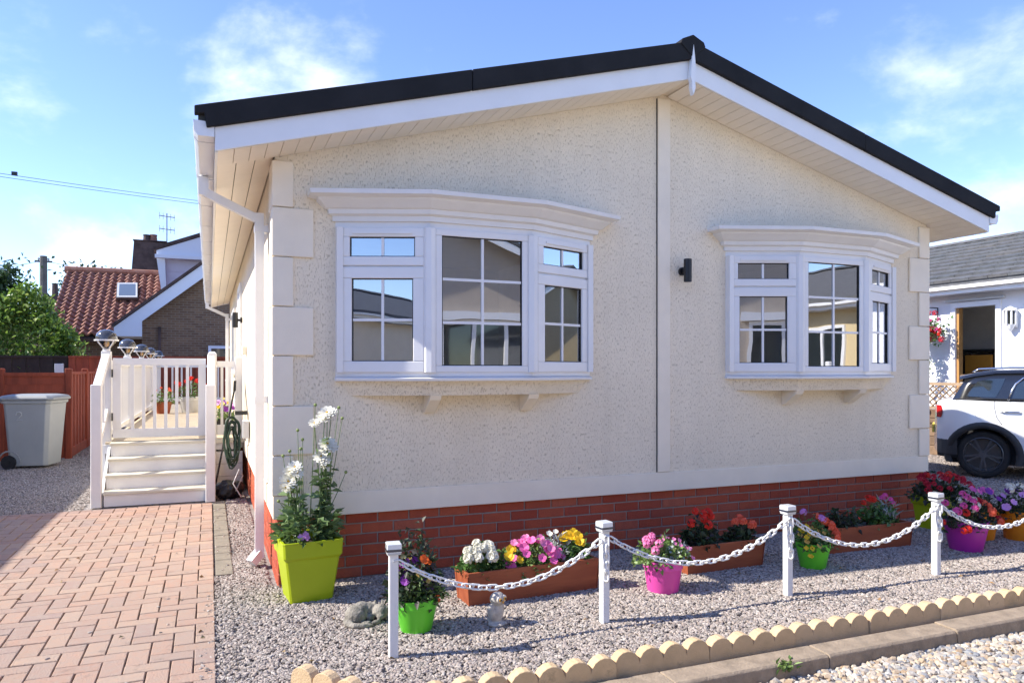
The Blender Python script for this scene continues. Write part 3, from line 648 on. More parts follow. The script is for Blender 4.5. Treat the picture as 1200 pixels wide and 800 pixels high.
# side wall bits: door, window frames, lights, box, ledge
def sidewin(y0, y1, z0, z1):
    b = MB(); t = .05
    b.box(-.035, -.001, y0, y1, z0, z0+t); b.box(-.035, -.001, y0, y1, z1-t, z1); b.box(-.035, -.001, y0, y0+t, z0+t, z1-t); b.box(-.035, -.001, y1-t, y1, z0+t, z1-t); b.box(-.035, -.001, (y0+y1)/2-.03, (y0+y1)/2+.03, z0+t, z1-t)
    w = b.build('side_window', M['upvc'], home)
    MB().box(-.012, -.002, y0+t, (y0+y1)/2-.03, z0+t, z1-t).build('pane', M['car_glass'], w); MB().box(-.012, -.002, (y0+y1)/2+.03, y1-t, z0+t, z1-t).build('pane', M['car_glass'], w)
    MB().box(-.07, -.001, y0-.04, y1+.04, z0-.04, z0-.001).build('sill', M['upvc'], w)
sidewin(7.6, 9.0, 1.4, 2.45)
d_ = MB(); d_.box(-.03, -.001, 5.2, 5.27, .66, 2.6); d_.box(-.03, -.001, 6.13, 6.2, .66, 2.6); d_.box(-.03, -.001, 5.27, 6.13, 2.53, 2.6)
dr = d_.build('side_door', M['upvc'], home); MB().box(-.015, -.001, 5.27, 6.13, .66, 2.53).build('door_leaf', M['white_paint'], dr); MB().box(-.05, -.015, 5.33, 5.36, 1.6, 1.72).build('handle', M['chrome'], dr)
def updown(x, y, z, along, parent, r=.033, h=.19):
    a = Vector(along)
    b = MB().lathe([(r*.9, -h/2), (r, -h/2+.004), (r, h/2-.004), (r*.9, h/2)], 14, (x, y, z), cap=True); o = b.build('wall_light', M['black'], parent, smooth=False); bevel(o, .003)
    MB().obox(Vector((x, y, z)), Vector((x, y, z))-a*.075, .03, .03).build('arm', M['black'], o)
    MB().tube([Vector((x, y, z))-a*.06, Vector((x, y, z))-a*.085], .035, 12).build('backplate', M['black'], o)
updown(3.232, -.085, 2.262, (0, -1, 0), home)
updown(-.1, 4.75, 2.07, (-1, 0, 0), home)
MB().box(-.07, -.013, 3.15, 3.42, .72, .90).build('meter_box', M['cap_grey'], home)
bevel(MB().box(-.05, -.001, 3.9, 4.1, 1.62, 1.72).build('vent_cowl', M['cream'], home), .01)

# bow windows
def facet(win, A, B, z0, z1, kind):
    A = Vector((*A, 0)); B = Vector((*B, 0)); u = (B-A).normalized(); Lf = (B-A).length
    n = Vector((u.y, -u.x, 0))        # outward (towards -y)
    def P(a, d, z): p = A+u*a+n*d; return (p.x, p.y, z)
    def bar(b, a0, a1, c0, c1, d0, d1):
        b.rings([[P(a0, d0, c0), P(a1, d0, c0), P(a1, d0, c1), P(a0, d0, c1)], [P(a0, d1, c0), P(a1, d1, c0), P(a1, d1, c1), P(a0, d1, c1)]])
    def frame(name, a0, a1, c0, c1, t, d0, d1, parent):
        b = MB(); bar(b, a0, a1, c0, c0+t, d0, d1); bar(b, a0, a1, c1-t, c1, d0, d1); bar(b, a0, a0+t, c0+t, c1-t, d0, d1); bar(b, a1-t, a1, c0+t, c1-t, d0, d1)
        o = b.build(name, M['upvc'], parent); bevel(o, .006); return o
    def panes(a0, a1, c0, c1, nx, nz):
        t = .009
        for i in range(nx):
            for j in range(nz):
                b = MB(); e = .0
                xa, xb = a0+(a1-a0)*i/nx, a0+(a1-a0)*(i+1)/nx; za, zb = c0+(c1-c0)*j/nz, c0+(c1-c0)*(j+1)/nz
                b.add([P(xa, -.005, za), P(xb, -.005, za), P(xb, -.005, zb), P(xa, -.005, zb)], [(0, 1, 2, 3)])
                b.build('pane', M['glass'], win)
        b = MB()
        for i in range(1, nx): xa = a0+(a1-a0)*i/nx; bar(b, xa-t, xa+t, c0, c1, -.003, .004)
        for j in range(1, nz):
            za = c0+(c1-c0)*j/nz
            for i in range(nx): bar(b, a0+(a1-a0)*i/nx+(t if i else 0), a0+(a1-a0)*(i+1)/nx-(t if i < nx-1 else 0), za-t, za+t, -.003, .004)
        b.build('glazing_bar', M['upvc'], win)
        # gasket
        g = .006; b = MB(); bar(b, a0, a1, c0, c0+g, -.004, .006); bar(b, a0, a1, c1-g, c1, -.004, .006); bar(b, a0, a0+g, c0+g, c1-g, -.004, .006); bar(b, a1-g, a1, c0+g, c1-g, -.004, .006)
        b.build('gasket', M['rubber'], win)
    e = .035
    if kind == 'split':
        zt = z1-.30
        frame('top_sash', e+.004, Lf-e-.004, zt+.006, z1-.035, .062, -.01, .022, win)
        frame('casement_sash', e+.004, Lf-e-.004, z0+.03, zt-.006, .075, -.01, .022, win)
        panes(e+.066, Lf-e-.066, zt+.068, z1-.097, 2, 1)
        panes(e+.079, Lf-e-.079, z0+.105, zt-.081, 2, 2)
        b = MB(); bar(b, .12, Lf-.12, z1-.078, z1-.062, .022, .034); b.build('trickle_vent', M['upvc'], win)
        b = MB(); bar(b, e, Lf-e, zt-.005, zt+.005, -.01, .006); b.build('transom', M['upvc'], win)
    else:
        frame('fixed_frame', e+.004, Lf-e-.004, z0+.03, z1-.035, .045, -.01, .014, win)
        panes(e+.049, Lf-e-.049, z0+.075, z1-.08, 2, 3)
    return P, bar
def bow(x0, x1):
    dp = .24; k = .302
    w = x1-x0; A, B, C, D_ = (x0, -.004), (x0+w*(.5-.195), -dp), (x0+w*(.5+.195), -dp), (x1, -.004)
    # base frame = the window part
    b = MB()
    pl_ = [A, B, C, D_]
    def off(d):   # offset polyline outward by d
        out = []
        for i in range(4):
            ns = []
            for a, c in ((i-1, i), (i, i+1)):
                if a < 0 or c > 3: continue
                u = Vector((pl_[c][0]-pl_[a][0], pl_[c][1]-pl_[a][1])).normalized(); ns.append(Vector((u.y, -u.x)))
            if len(ns) == 1:
                u = ns[0]; q = Vector(pl_[i])+u*d; out.append((q.x, q.y))
            else:
                m_ = (ns[0]+ns[1]).normalized(); q = Vector(pl_[i])+m_*(d/m_.dot(ns[0])); out.append((q.x, q.y))
        return out
    def sweep(prof, side=1.0):   # prof [(offset, z)] swept along the bow and returned to the wall at both ends
        rs = []
        o_ = [off(d) for d, z in prof]
        ends0 = [(A[0]-d*side, .0) for d, z in prof]; ends1 = [(D_[0]+d*side, .0) for d, z in prof]
        for i in range(6):
            ring = []
            for (d, z), oo, e0, e1 in zip(prof, o_, ends0, ends1):
                if i == 0: p = e0
                elif i == 5: p = e1
                else:
                    p = oo[i-1]
                    if i == 1: p = (A[0]-d*side, min(-.001, -d*.85))
                    if i == 4: p = (D_[0]+d*side, min(-.001, -d*.85))
                ring.append((p[0], p[1], z))
            rs.append(ring)
        m_ = MB(); return m_.rings(rs, cap=True)
    t = .035
    fr = sweep([(-.05, WZ0+.0), (.0, WZ0+.0), (.0, WZ0+.03), (-.05, WZ0+.03)]); top = sweep([(-.05, WZ1-.035), (.0, WZ1-.035), (.0, WZ1+.01), (-.05, WZ1+.01)])
    fr.add(top.v, top.f)
    win = fr.build('bow_window', M['upvc'], home); bevel(win, .004)
    # mullions
    for (p, q) in ((B, 1), (C, 2)):
        b = MB(); b.lathe([(.048, WZ0+.03), (.048, WZ1-.035)], 8, (p[0], p[1]+.012, 0)); b.build('mullion', M['upvc'], win)
    for p, s in ((A, 1), (D_, -1)):
        MB().box(*sorted((p[0], p[0]+.042*s)), -.06, .06, WZ0+.03, WZ1-.035).build('jamb', M['upvc'], win)
    facet(win, A, B, WZ0, WZ1, 'split'); facet(win, B, C, WZ0, WZ1, 'fixed'); facet(win, C, D_, WZ0, WZ1, 'split')
    # floor and head of the bow
    MB().prism([(*A, WZ0-.002), (*B, WZ0-.002), (*C, WZ0-.002), (*D_, WZ0-.002)], (0, 0, -.02)).build('window_board', M['upvc'], win)
    MB().prism([(*A, WZ1+.012), (*B, WZ1+.012), (*C, WZ1+.012), (*D_, WZ1+.012)], (0, 0, .02)).build('head_board', M['upvc'], win)
    # sill nosing
    s_ = sweep([(-.06, WZ0-.03), (.035, WZ0-.03), (.04, WZ0-.012), (.0, WZ0-.002), (-.06, WZ0-.002)], .15); bevel(s_.build('sill', M['upvc'], win), .003)
    # cornice, moulded profile; closed top
    zc = WZ1+.008
    prof = [(-.06, zc), (.02, zc), (.022, zc+.035), (.05, zc+.045), (.055, zc+.075), (.075, zc+.082), (.125, zc+.125), (.13, zc+.138), (.185, zc+.150), (.19, zc+.178), (-.06, zc+.192)]
    bevel(sweep(prof).build('cornice', M['white_paint'], home), .003)
    # rendered apron under the sill, and brackets
    ap = sweep([(-.10, 1.262), (-.035, 1.262), (-.03, WZ0-.031), (-.10, WZ0-.031)], 0.0)
    ap = MB(); ins = .10
    q = [(A[0]+ins, -.001), (B[0]+.03, B[1]+.055), (C[0]-.03, C[1]+.055), (D_[0]-ins, -.001)]
    q2 = [(A[0]+.02, -.001), (B[0]+.01, B[1]+.03), (C[0]-.01, C[1]+.03), (D_[0]-.02, -.001)]
    ap.rings([[(*p, 1.268) for p in q], [(*p, WZ0-.031) for p in q2]]); ap.build('bow_apron', M['stucco'], home)
    for xx in (x0+w*.335, x0+w*.715):
        MB().prism([(xx-.04, -.001, 1.268), (xx-.04, -.19, 1.268), (xx-.04, -.17, 1.235), (xx-.04, -.03, 1.14), (xx-.04, -.001, 1.14)], (.08, 0, 0)).build('bracket', M['cream'], home)
for w_ in wins: bow(*w_)

# ------------------------------------------------------------------ DECK, STEPS, GATE
DZ = .62
deck = thing('raised_deck', 'white raised deck beside the house with steps, gate and baluster rail', 'deck', (-.95, 4, 0))
yb = 4.40
mbd = MB().box(-1.5, -.06, 0, .14, -.025, 0).mesh('deck_board'); mbd.materials.append(M['decking'])
y = yb
while y < 14.2: inst('deck_board', mbd, deck, (0, y, DZ)); y += .146
dk = MB(); dk.box(-1.5, -.06, yb-.02, yb, DZ-.13, DZ-.03); dk.box(-1.52, -1.5, yb, 14.2, 0, DZ-.03)
dk.build('deck_fascia', M['white_paint'], deck)
for k in range(3):        # boarded side under the deck to the right of the steps
    MB().box(-.36, -.03, yb-.03, yb-.01, .02+k*.15, .02+k*.15+.145).build('skirt_board', M['white_paint'], deck)
bevel(MB().box(-.36, -.02, yb-.06, yb, DZ-.05, DZ-.0).build('deck_nosing', M['tread'], deck), .004)
for k in range(4):
    y0 = 3.66+.2*k; z1 = .155*(k+1)
    MB().box(-1.43, -.42, y0+.02, y0+.04, z1-.155, z1-.032).build('riser', M['white_paint'], deck)
    bevel(MB().box(-1.44, -.41, y0-.008, y0+.22, z1-.03, z1).build('tread', M['tread'], deck), .006)
for s in (-1.47, -.375): MB().prism([(s, 3.72, 0), (s, 4.42, 0), (s, 4.42, .6), (s, 3.72, .12)], (.03, 0, 0)).build('stringer', M['white_paint'], deck)
def newel(x, y, z1, w=.1, name='newel_post', z0=0):
    b = MB().cbox(x-w/2, x+w/2, y-w/2, y+w/2, z0, z1, .006); b.build(name, M['white_paint'], deck)
newel(-1.50, 3.70, 1.29); newel(-.39, 3.64, 1.28)
newel(-1.50, 4.52, 1.66, .1); newel(-.37, 4.47, 1.64, .1)
MB().prism([(-.42, 4.42, 1.64), (-.32, 4.42, 1.64), (-.345, 4.445, 1.665), (-.395, 4.445, 1.665)], (0, .1, 0)).build('post_cap', M['white_paint'], deck)
for x in (-1.5, -.385):
    MB().obox((x, 3.72, 1.24), (x, 4.47, 1.59), .075, .085).build('handrail', M['white_paint'], deck)
    MB().obox((x, 3.74, .62), (x, 4.47, .97), .05, .06).build('lower_rail', M['white_paint'], deck)
    for t in (.3, .62): MB().box(x-.018, x+.018, 3.72+.75*t-.018, 3.72+.75*t+.018, .6+.35*t, 1.22+.35*t).build('baluster', M['white_paint'], deck)
# left balustrade with lamp posts, end rail, short right panel
lampy = [4.52, 6.9, 9.3, 11.4, 13.9]
bal = MB().box(-.019, .019, -.019, .019, 0, .78).mesh('baluster'); bal.materials.append(M['white_paint'])
for i, y in enumerate(lampy):
    if i: newel(-1.5, y, 1.64, .1, 'post', DZ)
    if i < 4:
        y2 = lampy[i+1]
        MB().box(-1.535, -1.465, y+.05, y2-.05, 1.50, 1.56).build('top_rail', M['white_paint'], deck); MB().box(-1.53, -1.47, y+.05, y2-.05, .68, .74).build('bottom_rail', M['white_paint'], deck)
        n = int((y2-y-.1)/.11)
        for k in range(1, n): inst('baluster', bal, deck, (-1.5, y+.05+(y2-y-.1)*k/n, .74))
MB().box(-1.45, .9, 13.87, 13.93, 1.50, 1.56).build('end_rail', M['white_paint'], deck); MB().box(-1.45, .9, 13.87, 13.93, .70, .78).build('end_rail', M['white_paint'], deck)
for k in range(9): inst('baluster', bal, deck, (-1.2+k*.2, 13.9, .76))
MB().box(-.315, -.10, 4.44, 4.50, 1.48, 1.55).build('side_rail', M['white_paint'], deck); MB().box(-.315, -.10, 4.44, 4.50, .66, .78).build('side_rail', M['white_paint'], deck)
for x in (-.26, -.17): inst('baluster', bal, deck, (x, 4.47, .74), (0, 0, 0), (.8, .8, .97))
newel(-.07, 4.47, 1.60, .085, 'post', .5)
gt = MB(); gx0, gx1, gy = -1.43, -.44, 4.47
gt.box(gx0, gx1, gy-.022, gy+.022, 1.50, 1.58); gt.box(gx0, gx1, gy-.022, gy+.022, .66, .76); gt.box(gx0, gx0+.085, gy-.021, gy+.021, .76, 1.50); gt.box(gx1-.085, gx1, gy-.021, gy+.021, .76, 1.50)
gate = gt.build('gate', M['white_paint'], deck); bevel(gate, .004)
for k in range(6): inst('baluster', bal, gate, (gx0+.085+(gx1-gx0-.17)*(k+1)/7, gy, .755), (0, 0, 0), (.9, .9, .955))
for z in (.86, 1.36): MB().box(gx0-.012, gx0+.004, gy-.034, gy-.02, z, z+.09).build('hinge', M['black'], gate)

def post_lamp(loc, label):
    t = thing('post_lamp', label, 'lamp', loc, 0, 'solar lamps on the deck posts')
    b = MB().lathe([(.035, 0), (.04, .005), (.04, .02), (.028, .03)], 14, cap=True); b.build('base', M['upvc'], t, local=True)
    b = MB()
    for k in range(4):
        a = math.pi/4+k*math.pi/2; c, s = math.cos(a), math.sin(a)
        b.tube([(.03*c, .03*s, .02), (.055*c, .055*s, .05), (.095*c, .095*s, .09), (.118*c, .118*s, .125)], .008, 5)
    b.build('cage', M['upvc'], t, local=True, smooth=True)
    b = MB().lathe([(.115, .118), (.128, .118), (.130, .134), (.115, .134)], 24); b.rings([b.v[:24], b.v[-24:]], cap=False) if False else None
    b.build('ring', M['upvc'], t, local=True)
    b = MB().lathe([(.116, .132), (.113, .165), (.098, .205), (.066, .236), (.024, .250), (.001, .251)], 24); b.build('dome', M['dome'], t, local=True, smooth=True)
    b = MB().sphere((0, 0, .085), .03, 10, 8, (1, 1, 1.2)); b.build('bulb', M['amber'], t, local=True, smooth=True)
    b = MB().lathe([(.035, .03), (.06, .055), (.112, .125)], 20); b.build('bowl', M['lamp_glass2'], t, local=True, smooth=True)
    return t
M['lamp_glass2'] = glassmat('lamp_bowl', .06, (.95, .95, .93))
names = ['on the gate post, the nearest and largest of the row', 'second from the gate along the deck rail', 'third from the gate, middle of the deck rail row', 'fourth from the gate along the deck rail', 'farthest from the gate, smallest of the row']
l0 = None
for y, nm in zip(lampy, names):
    if l0 is None: l0 = post_lamp((-1.5, y, 1.66), 'black domed white post lamp '+nm)
    else: copy_tree(l0, (-1.5, y, 1.64), 'black domed white post lamp '+nm)

# ------------------------------------------------------------------ fences, bin
def fence_front(x0, x1, y, label):       # horizontal boards between posts, parallel to the house front
    t = thing('fence', label, 'fence', ((x0+x1)/2, y, 0))
    xs = [x1]
    while xs[-1] > x0: xs.append(xs[-1]-.93)
    pm = MB().cbox(-.05, .05, -.05, .05, 0, 1.47, .012).mesh('post'); pm.materials.append(M['fence_red'])
    bmh = MB().prism([(0, -.03, 0), (0, -.018, .15), (0, -.008, .15), (0, -.012, 0)], (.83, 0, 0)).mesh('board'); bmh.materials.append(M['fence_red'])
    for i, x in enumerate(xs):
        inst('post', pm, t, (x, y, 0))
        if i < len(xs)-1:
            for k in range(10): inst('board', bmh, t, (x-.88, y, .02+k*.132), (random.uniform(-.01, .01), 0, 0))
            MB().box(x-.88, x-.05, y-.045, y+.02, 1.345, 1.40).build('cap_rail', M['fence_red'], t)
fence_front(-6.5, -2.52, 8.72, 'red stained fence of horizontal boards behind the grey wheelie bin')
def fence_side(x, y0, y1, label):
    t = thing('fence', label, 'fence', (x, (y0+y1)/2, 0))
    pm = MB().cbox(-.05, .05, -.05, .05, 0, 1.47, .012).mesh('post'); pm.materials.append(M['fence_red'])
    bv = MB().box(-.01, .012, 0, .135, .15, 1.37).mesh('board'); bv.materials.append(M['fence_red'])
    y = y0
    while y < y1:
        if y > y0: inst('post', pm, t, (x, y, 0))
        for k in range(11): inst('board', bv, t, (x+(.012 if k % 2 else 0), y+.06+k*.158, 0))
        MB().box(x-.03, x+.035, y+.05, y+1.8, .0, .15).build('gravel_board', M['fence_red'], t)
        MB().box(x-.03, x+.035, y+.05, y+1.8, 1.37, 1.41).build('cap_rail', M['fence_red'], t)
        y += 1.85
fence_side(-2.55, 8.79, 15.5, 'red stained fence of vertical boards running back from the bin')
def fence_back(y, x0, x1, z, m, label, cap):
    t = thing('fence', label, 'fence', ((x0+x1)/2, y, 0))
    bv = MB().box(0, .145, -.012, .012, 0, z-.05).mesh('board'); bv.materials.append(m)
    x = x0; k = 0
    while x < x1: inst('board', bv, t, (x, y+(.016 if k % 2 else 0), 0)); x += .148; k += 1
    MB().box(x0, x1, y-.05, y+.05, z-.05, z).build('cap_rail', cap, t)
fence_back(16.4, -9.5, -3.7, 1.80, M['fence_dark'], 'tall almost black fence under the laurel hedge', M['fence_dark'])
fence_back(16.4, -3.695, 4.5, 1.80, M['fence_red'], 'tall dark red fence behind the far end of the deck', M['fence_red'])
bevel(MB().box(-3.98, -3.78, 16.24, 16.32, 1.05, 1.6).build('vent_plate', M['cap_grey'], None), .01)
tag(bpy.data.objects['vent_plate'], 'small grey plate fixed on the dark fence above the red fence', 'plate')

def wheelie():
    t = thing('wheelie_bin', 'grey wheelie bin with a closed lid standing in front of the red fence', 'bin', (-2.80, 7.75, 0), R(-14))
    def rg(a, b, z, c=.05): return [(-a+c, -b, z), (a-c, -b, z), (a, -b+c, z), (a, b-c, z), (a-c, b, z), (-a+c, b, z), (-a, b-c, z), (-a, -b+c, z)]
    b = MB().rings([rg(.26, .25, .04), rg(.265, .255, .10), rg(.315, .30, .88), rg(.32, .305, .95), rg(.34, .325, .955), rg(.34, .325, 1.0)], cap=True)
    bevel(b.build('body', M['bin'], t, local=True), .012)
    b = MB().rings([rg(.37, .34, 1.002, .06), rg(.375, .345, 1.03, .06), rg(.35, .32, 1.065, .07), rg(.26, .22, 1.085, .07)], cap=True)
    bevel(b.build('lid', M['bin_lid'], t, local=True), .01)
    for s in (-1, 1):
        b = MB().tube([(-.35, s*.22, .97), (-.42, s*.22, 1.0), (-.43, s*.1, 1.0)], .018, 6); b.build('handle', M['bin_lid'], t, local=True)
    MB().tube([(-.43, -.12, 1.0), (-.43, .12, 1.0)], .018, 6).build('handle', M['bin_lid'], t, local=True)
    for s in (-1, 1):
        w = MB().tube([(-.24, s*.29, .1), (-.24, s*.235, .1)], .1, 18); wo = w.build('wheel', M['rubber'], t, local=True)
        MB().tube([(-.24, s*.297, .1), (-.24, s*.28, .1)], .045, 12).build('hub', M['black'], wo, local=True)
    # moulded arch round the wheel
    MB().tube([(-.24+.15*math.cos(a), -.262-.0*a, .09+.17*math.sin(a)) for a in [math.pi*k/10 for k in range(0, 10)]], .012, 5).build('wheel_arch', M['bin_lid'], t, local=True)
    # painted number 2
    pts = [(-.09, 0, .79), (-.075, 0, .825), (-.04, 0, .835), (-.012, 0, .815), (-.015, 0, .785), (-.05, 0, .745), (-.09, 0, .715), (-.005, 0, .715)]
    pts = [(x-.04, -.3085+(.95-z)*.0605, z) for x, _, z in pts]
    MB().tube(pts, .008, 4).build('number', M['chalk'], t, local=True)
wheelie()

# ------------------------------------------------------------------ chain posts
posts = [(.454, -1.475), (1.692, -1.425), (3.033, -1.43), (4.347, -1.457), (5.68, -1.46)]
def chain_post(loc, label):
    t = thing('chain_post', label, 'post', loc, R(random.uniform(-6, 6)), 'white chain posts along the front')
    MB().cbox(-.0225, .0225, -.0225, .0225, -.05, .523, .003).build('shaft', M['post_white'], t, local=True)
    MB().cbox(-.034, .034, -.034, .034, .523, .533, .003).build('cap_base', M['cap_grey'], t, local=True)
    MB().box(-.0378, .0378, -.0378, .0378, .538, .551).build('solar_cell', M['solar'], t, local=True)
    MB().cbox(-.037, .037, -.037, .037, .533, .579, .004).build('cap', M['lamp_glass3'], t, local=True)
    MB().tube([(0, -.024, .49), (0, -.032, .49)], .006, 6).build('hook', M['cap_grey'], t, local=True)
    return t
M['lamp_glass3'] = mat('solar_cap_glass', (.74, .77, .78), .1, coat=.8)
pn = ['leftmost white chain post, standing by the stone animal', 'second white chain post from the left, at the right end of the flowering trough', 'middle white chain post, left of the coral flowers in the green pot', 'fourth white chain post, in front of the tall red flowers', 'rightmost white chain post, beyond the orange pots']
for p, n in zip(posts, pn): chain_post((*p, 0), n)
# chain links
lk = MB(); a_, b_ = .0135, .008
pts = [(a_+b_*math.cos(t) if abs(t) <= math.pi/2 else -a_+b_*math.cos(t), b_*math.sin(t), 0) for t in [-math.pi/2, -.6, .6, math.pi/2, math.pi/2+.001+.0, math.pi-.6, math.pi+.6, 3*math.pi/2-.001]]
pts = []
for t in (-90, -30, 30, 90): pts.append((a_+b_*math.cos(R(t)), b_*math.sin(R(t)), 0))
for t in (90, 150, 210, 270): pts.append((-a_+b_*math.cos(R(t)), b_*math.sin(R(t)), 0))
lk.tube(pts, .0037, 4, closed=True)
lkm = lk.mesh('link', smooth=True); lkm.materials.append(M['post_white'])
lkm.transform(Matrix.Scale(1.62, 4))
def chain(p0, p1, z0, z1, sag, label):
    t = thing('chain', label, 'chain', ((p0[0]+p1[0])/2, (p0[1]+p1[1])/2, z0), 0, 'white chains hung between the posts')
    A = Vector((*p0, z0)); B = Vector((*p1, z1)); n = 400
    q = [A.lerp(B, k/n)-Vector((0, 0, 4*sag*(k/n)*(1-k/n))) for k in range(n+1)]
    pitch = .0485; acc = 0; nxt = pitch/2; i = 0; flip = 0
    for k in range(n):
        sgl = (q[k+1]-q[k]).length
        while acc+sgl >= nxt:
            pos = q[k].lerp(q[k+1], (nxt-acc)/sgl); d = (q[k+1]-q[k]).normalized()
            xq = d.to_track_quat('X', 'Z').to_matrix()
            tw = Matrix.Rotation(R(45 if flip else -45)+random.uniform(-.35, .35), 3, 'X')
            inst('link', lkm, t, pos, (xq @ tw).to_euler()); flip ^= 1; nxt += pitch
        acc += sgl
    return t
cn = ['white plastic chain crossing the flowering trough, behind the owl', 'white plastic chain passing in front of the pink pot', 'white plastic chain passing in front of the green pot with coral flowers', 'white plastic chain passing in front of the purple pot']
for i in range(4):
    a, b = posts[i], posts[i+1]
    chain((a[0]+.02, a[1]-.02), (b[0]-.02, b[1]-.02), .488, .488, (.200, .205, .215, .20)[i], cn[i])
for i in (1, 2, 3):
    p = posts[i]; t = thing('chain_tail', ['', 'short white chain end hanging down the second post', 'short white chain end hanging down the middle post', 'short white chain end hanging down the fourth post'][i], 'chain', (p[0]-.004, p[1]-.032, .49), 0, 'chain ends on the posts')
    for k in range(5): inst('link', lkm, t, (p[0]-.004+random.uniform(-.002, .002), p[1]-.032, .47-k*.0485), (R(45 if k % 2 else -45), R(90), 0))

# ------------------------------------------------------------------ pots, troughs, plants
def round_pot(loc, r0, r1, h, m, label, rz=0):
    t = thing('flower_pot', label, 'flower pot', loc, rz)
    def prof(n=28):
        rs = []
        for r, z in [(r0, 0), (r0+.004, .006), (r0+(r1-r0)*.78, h*.74), (r0+(r1-r0)*.80+.006, h*.75), (r1-.004, h-.004), (r1, h), (r1-.01, h), (r1-.014, h*.8), (r0*.9, h*.78)]:
            ring = []
            for k in range(n):
                a = 2*math.pi*k/n; f = 1
                if h*.1 < z < h*.7: f = 1-.035*max(0, math.cos(a*4))**6 * (z/(h*.7))
                ring.append((r*f*math.cos(a), r*f*math.sin(a), z))
            rs.append(ring)
        return rs
    b = MB().rings(prof(), cap=False); bevel(b.build('pot', m, t, local=True, smooth=True), .002)
    MB().lathe([(r1*.9, h*.80), (.001, h*.86)], 20).build('soil', M['soil'], t, local=True)
    return t
def square_planter(loc, w0, w1, h, m, label, rz=0):
    t = thing('square_planter', label, 'planter', loc, rz)
    def rg(w, z, c=.012): w /= 2; return [(-w+c, -w, z), (w-c, -w, z), (w, -w+c, z), (w, w-c, z), (w-c, w, z), (-w+c, w, z), (-w, w-c, z), (-w, -w+c, z)]
    f = lambda k: w0+(w1-w0)*k
    b = MB().rings([rg(w0, 0), rg(f(.70)-.008, h*.70), rg(f(.78)+.012, h*.75), rg(w1-.004, h-.012), rg(w1, h-.01), rg(w1, h), rg(w1-.03, h), rg(w1-.05, h*.85)], cap=False); bevel(b.build('planter_body', m, t, local=True), .004)
    MB().rings([rg(w0+.0025, .055, .0135), rg(w0+.005, .058, .0135), rg(w0+.0045, .062, .0135)], cap=False).build('base_rim', m, t, local=True)
    ww = w1/2-.03; MB().add([(-ww, -ww, h*.86), (ww, -ww, h*.86), (ww, ww, h*.86), (-ww, ww, h*.86)], [(0, 1, 2, 3)]).build('soil', M['soil'], t, local=True)
    return t
def trough(p, q, d, h, label):     # front lower edge from p to q, depth d backwards
    p = Vector((*p, 0)); q = Vector((*q, 0)); L_ = (q-p).length; rz = math.atan2(q.y-p.y, q.x-p.x)
    t = thing('trough', label, 'planter', p, rz)
    fl_ = .014; k = .018
    # tapered boards: front, back, two ends, rim
    def board(name, a, b, c, e): MB().prism([a, b, c, e], {'f': (0, k, 0)}['f']).build(name, M['terracotta'], t, local=True)
    bevel(MB().prism([(0, 0, 0), (L_, 0, 0), (L_+fl_, -fl_, h), (-fl_, -fl_, h)], (0, k, 0)).build('front_board', M['terracotta'], t, local=True), .003)
    bevel(MB().prism([(0, d, 0), (L_, d, 0), (L_+fl_, d+fl_, h), (-fl_, d+fl_, h)], (0, -k, 0)).build('back_board', M['terracotta'], t, local=True), .003)
    for x, s in ((0, -1), (L_, 1)):
        x2 = x+s*fl_
        bevel(MB().prism([(x+s*.003, k, .0), (x+s*.003, d-k, .0), (x2+s*.003, d-k+.01, h-.004), (x2+s*.003, k-.01, h-.004)], (-s*k, 0, 0)).build('end_board', M['terracotta'], t, local=True), .003)
        for yy in (0, d-.02): bevel(MB().prism([(x+s*.005, yy-.004, 0), (x+s*.005, yy+.022, 0), (x2+s*.006, yy+.022+(fl_ if yy else -fl_), h-.02), (x2+s*.006, yy-.004+(fl_ if yy else -fl_), h-.02)], (-s*.004, 0, 0)).build('corner_strip', M['terracotta'], t, local=True), .001)
    MB().add([(.01, .012, h*.84), (L_-.01, .012, h*.84), (L_-.01, d-.012, h*.84), (.01, d-.012, h*.84)], [(0, 1, 2, 3)]).build('soil', M['soil'], t, local=True)
    return t

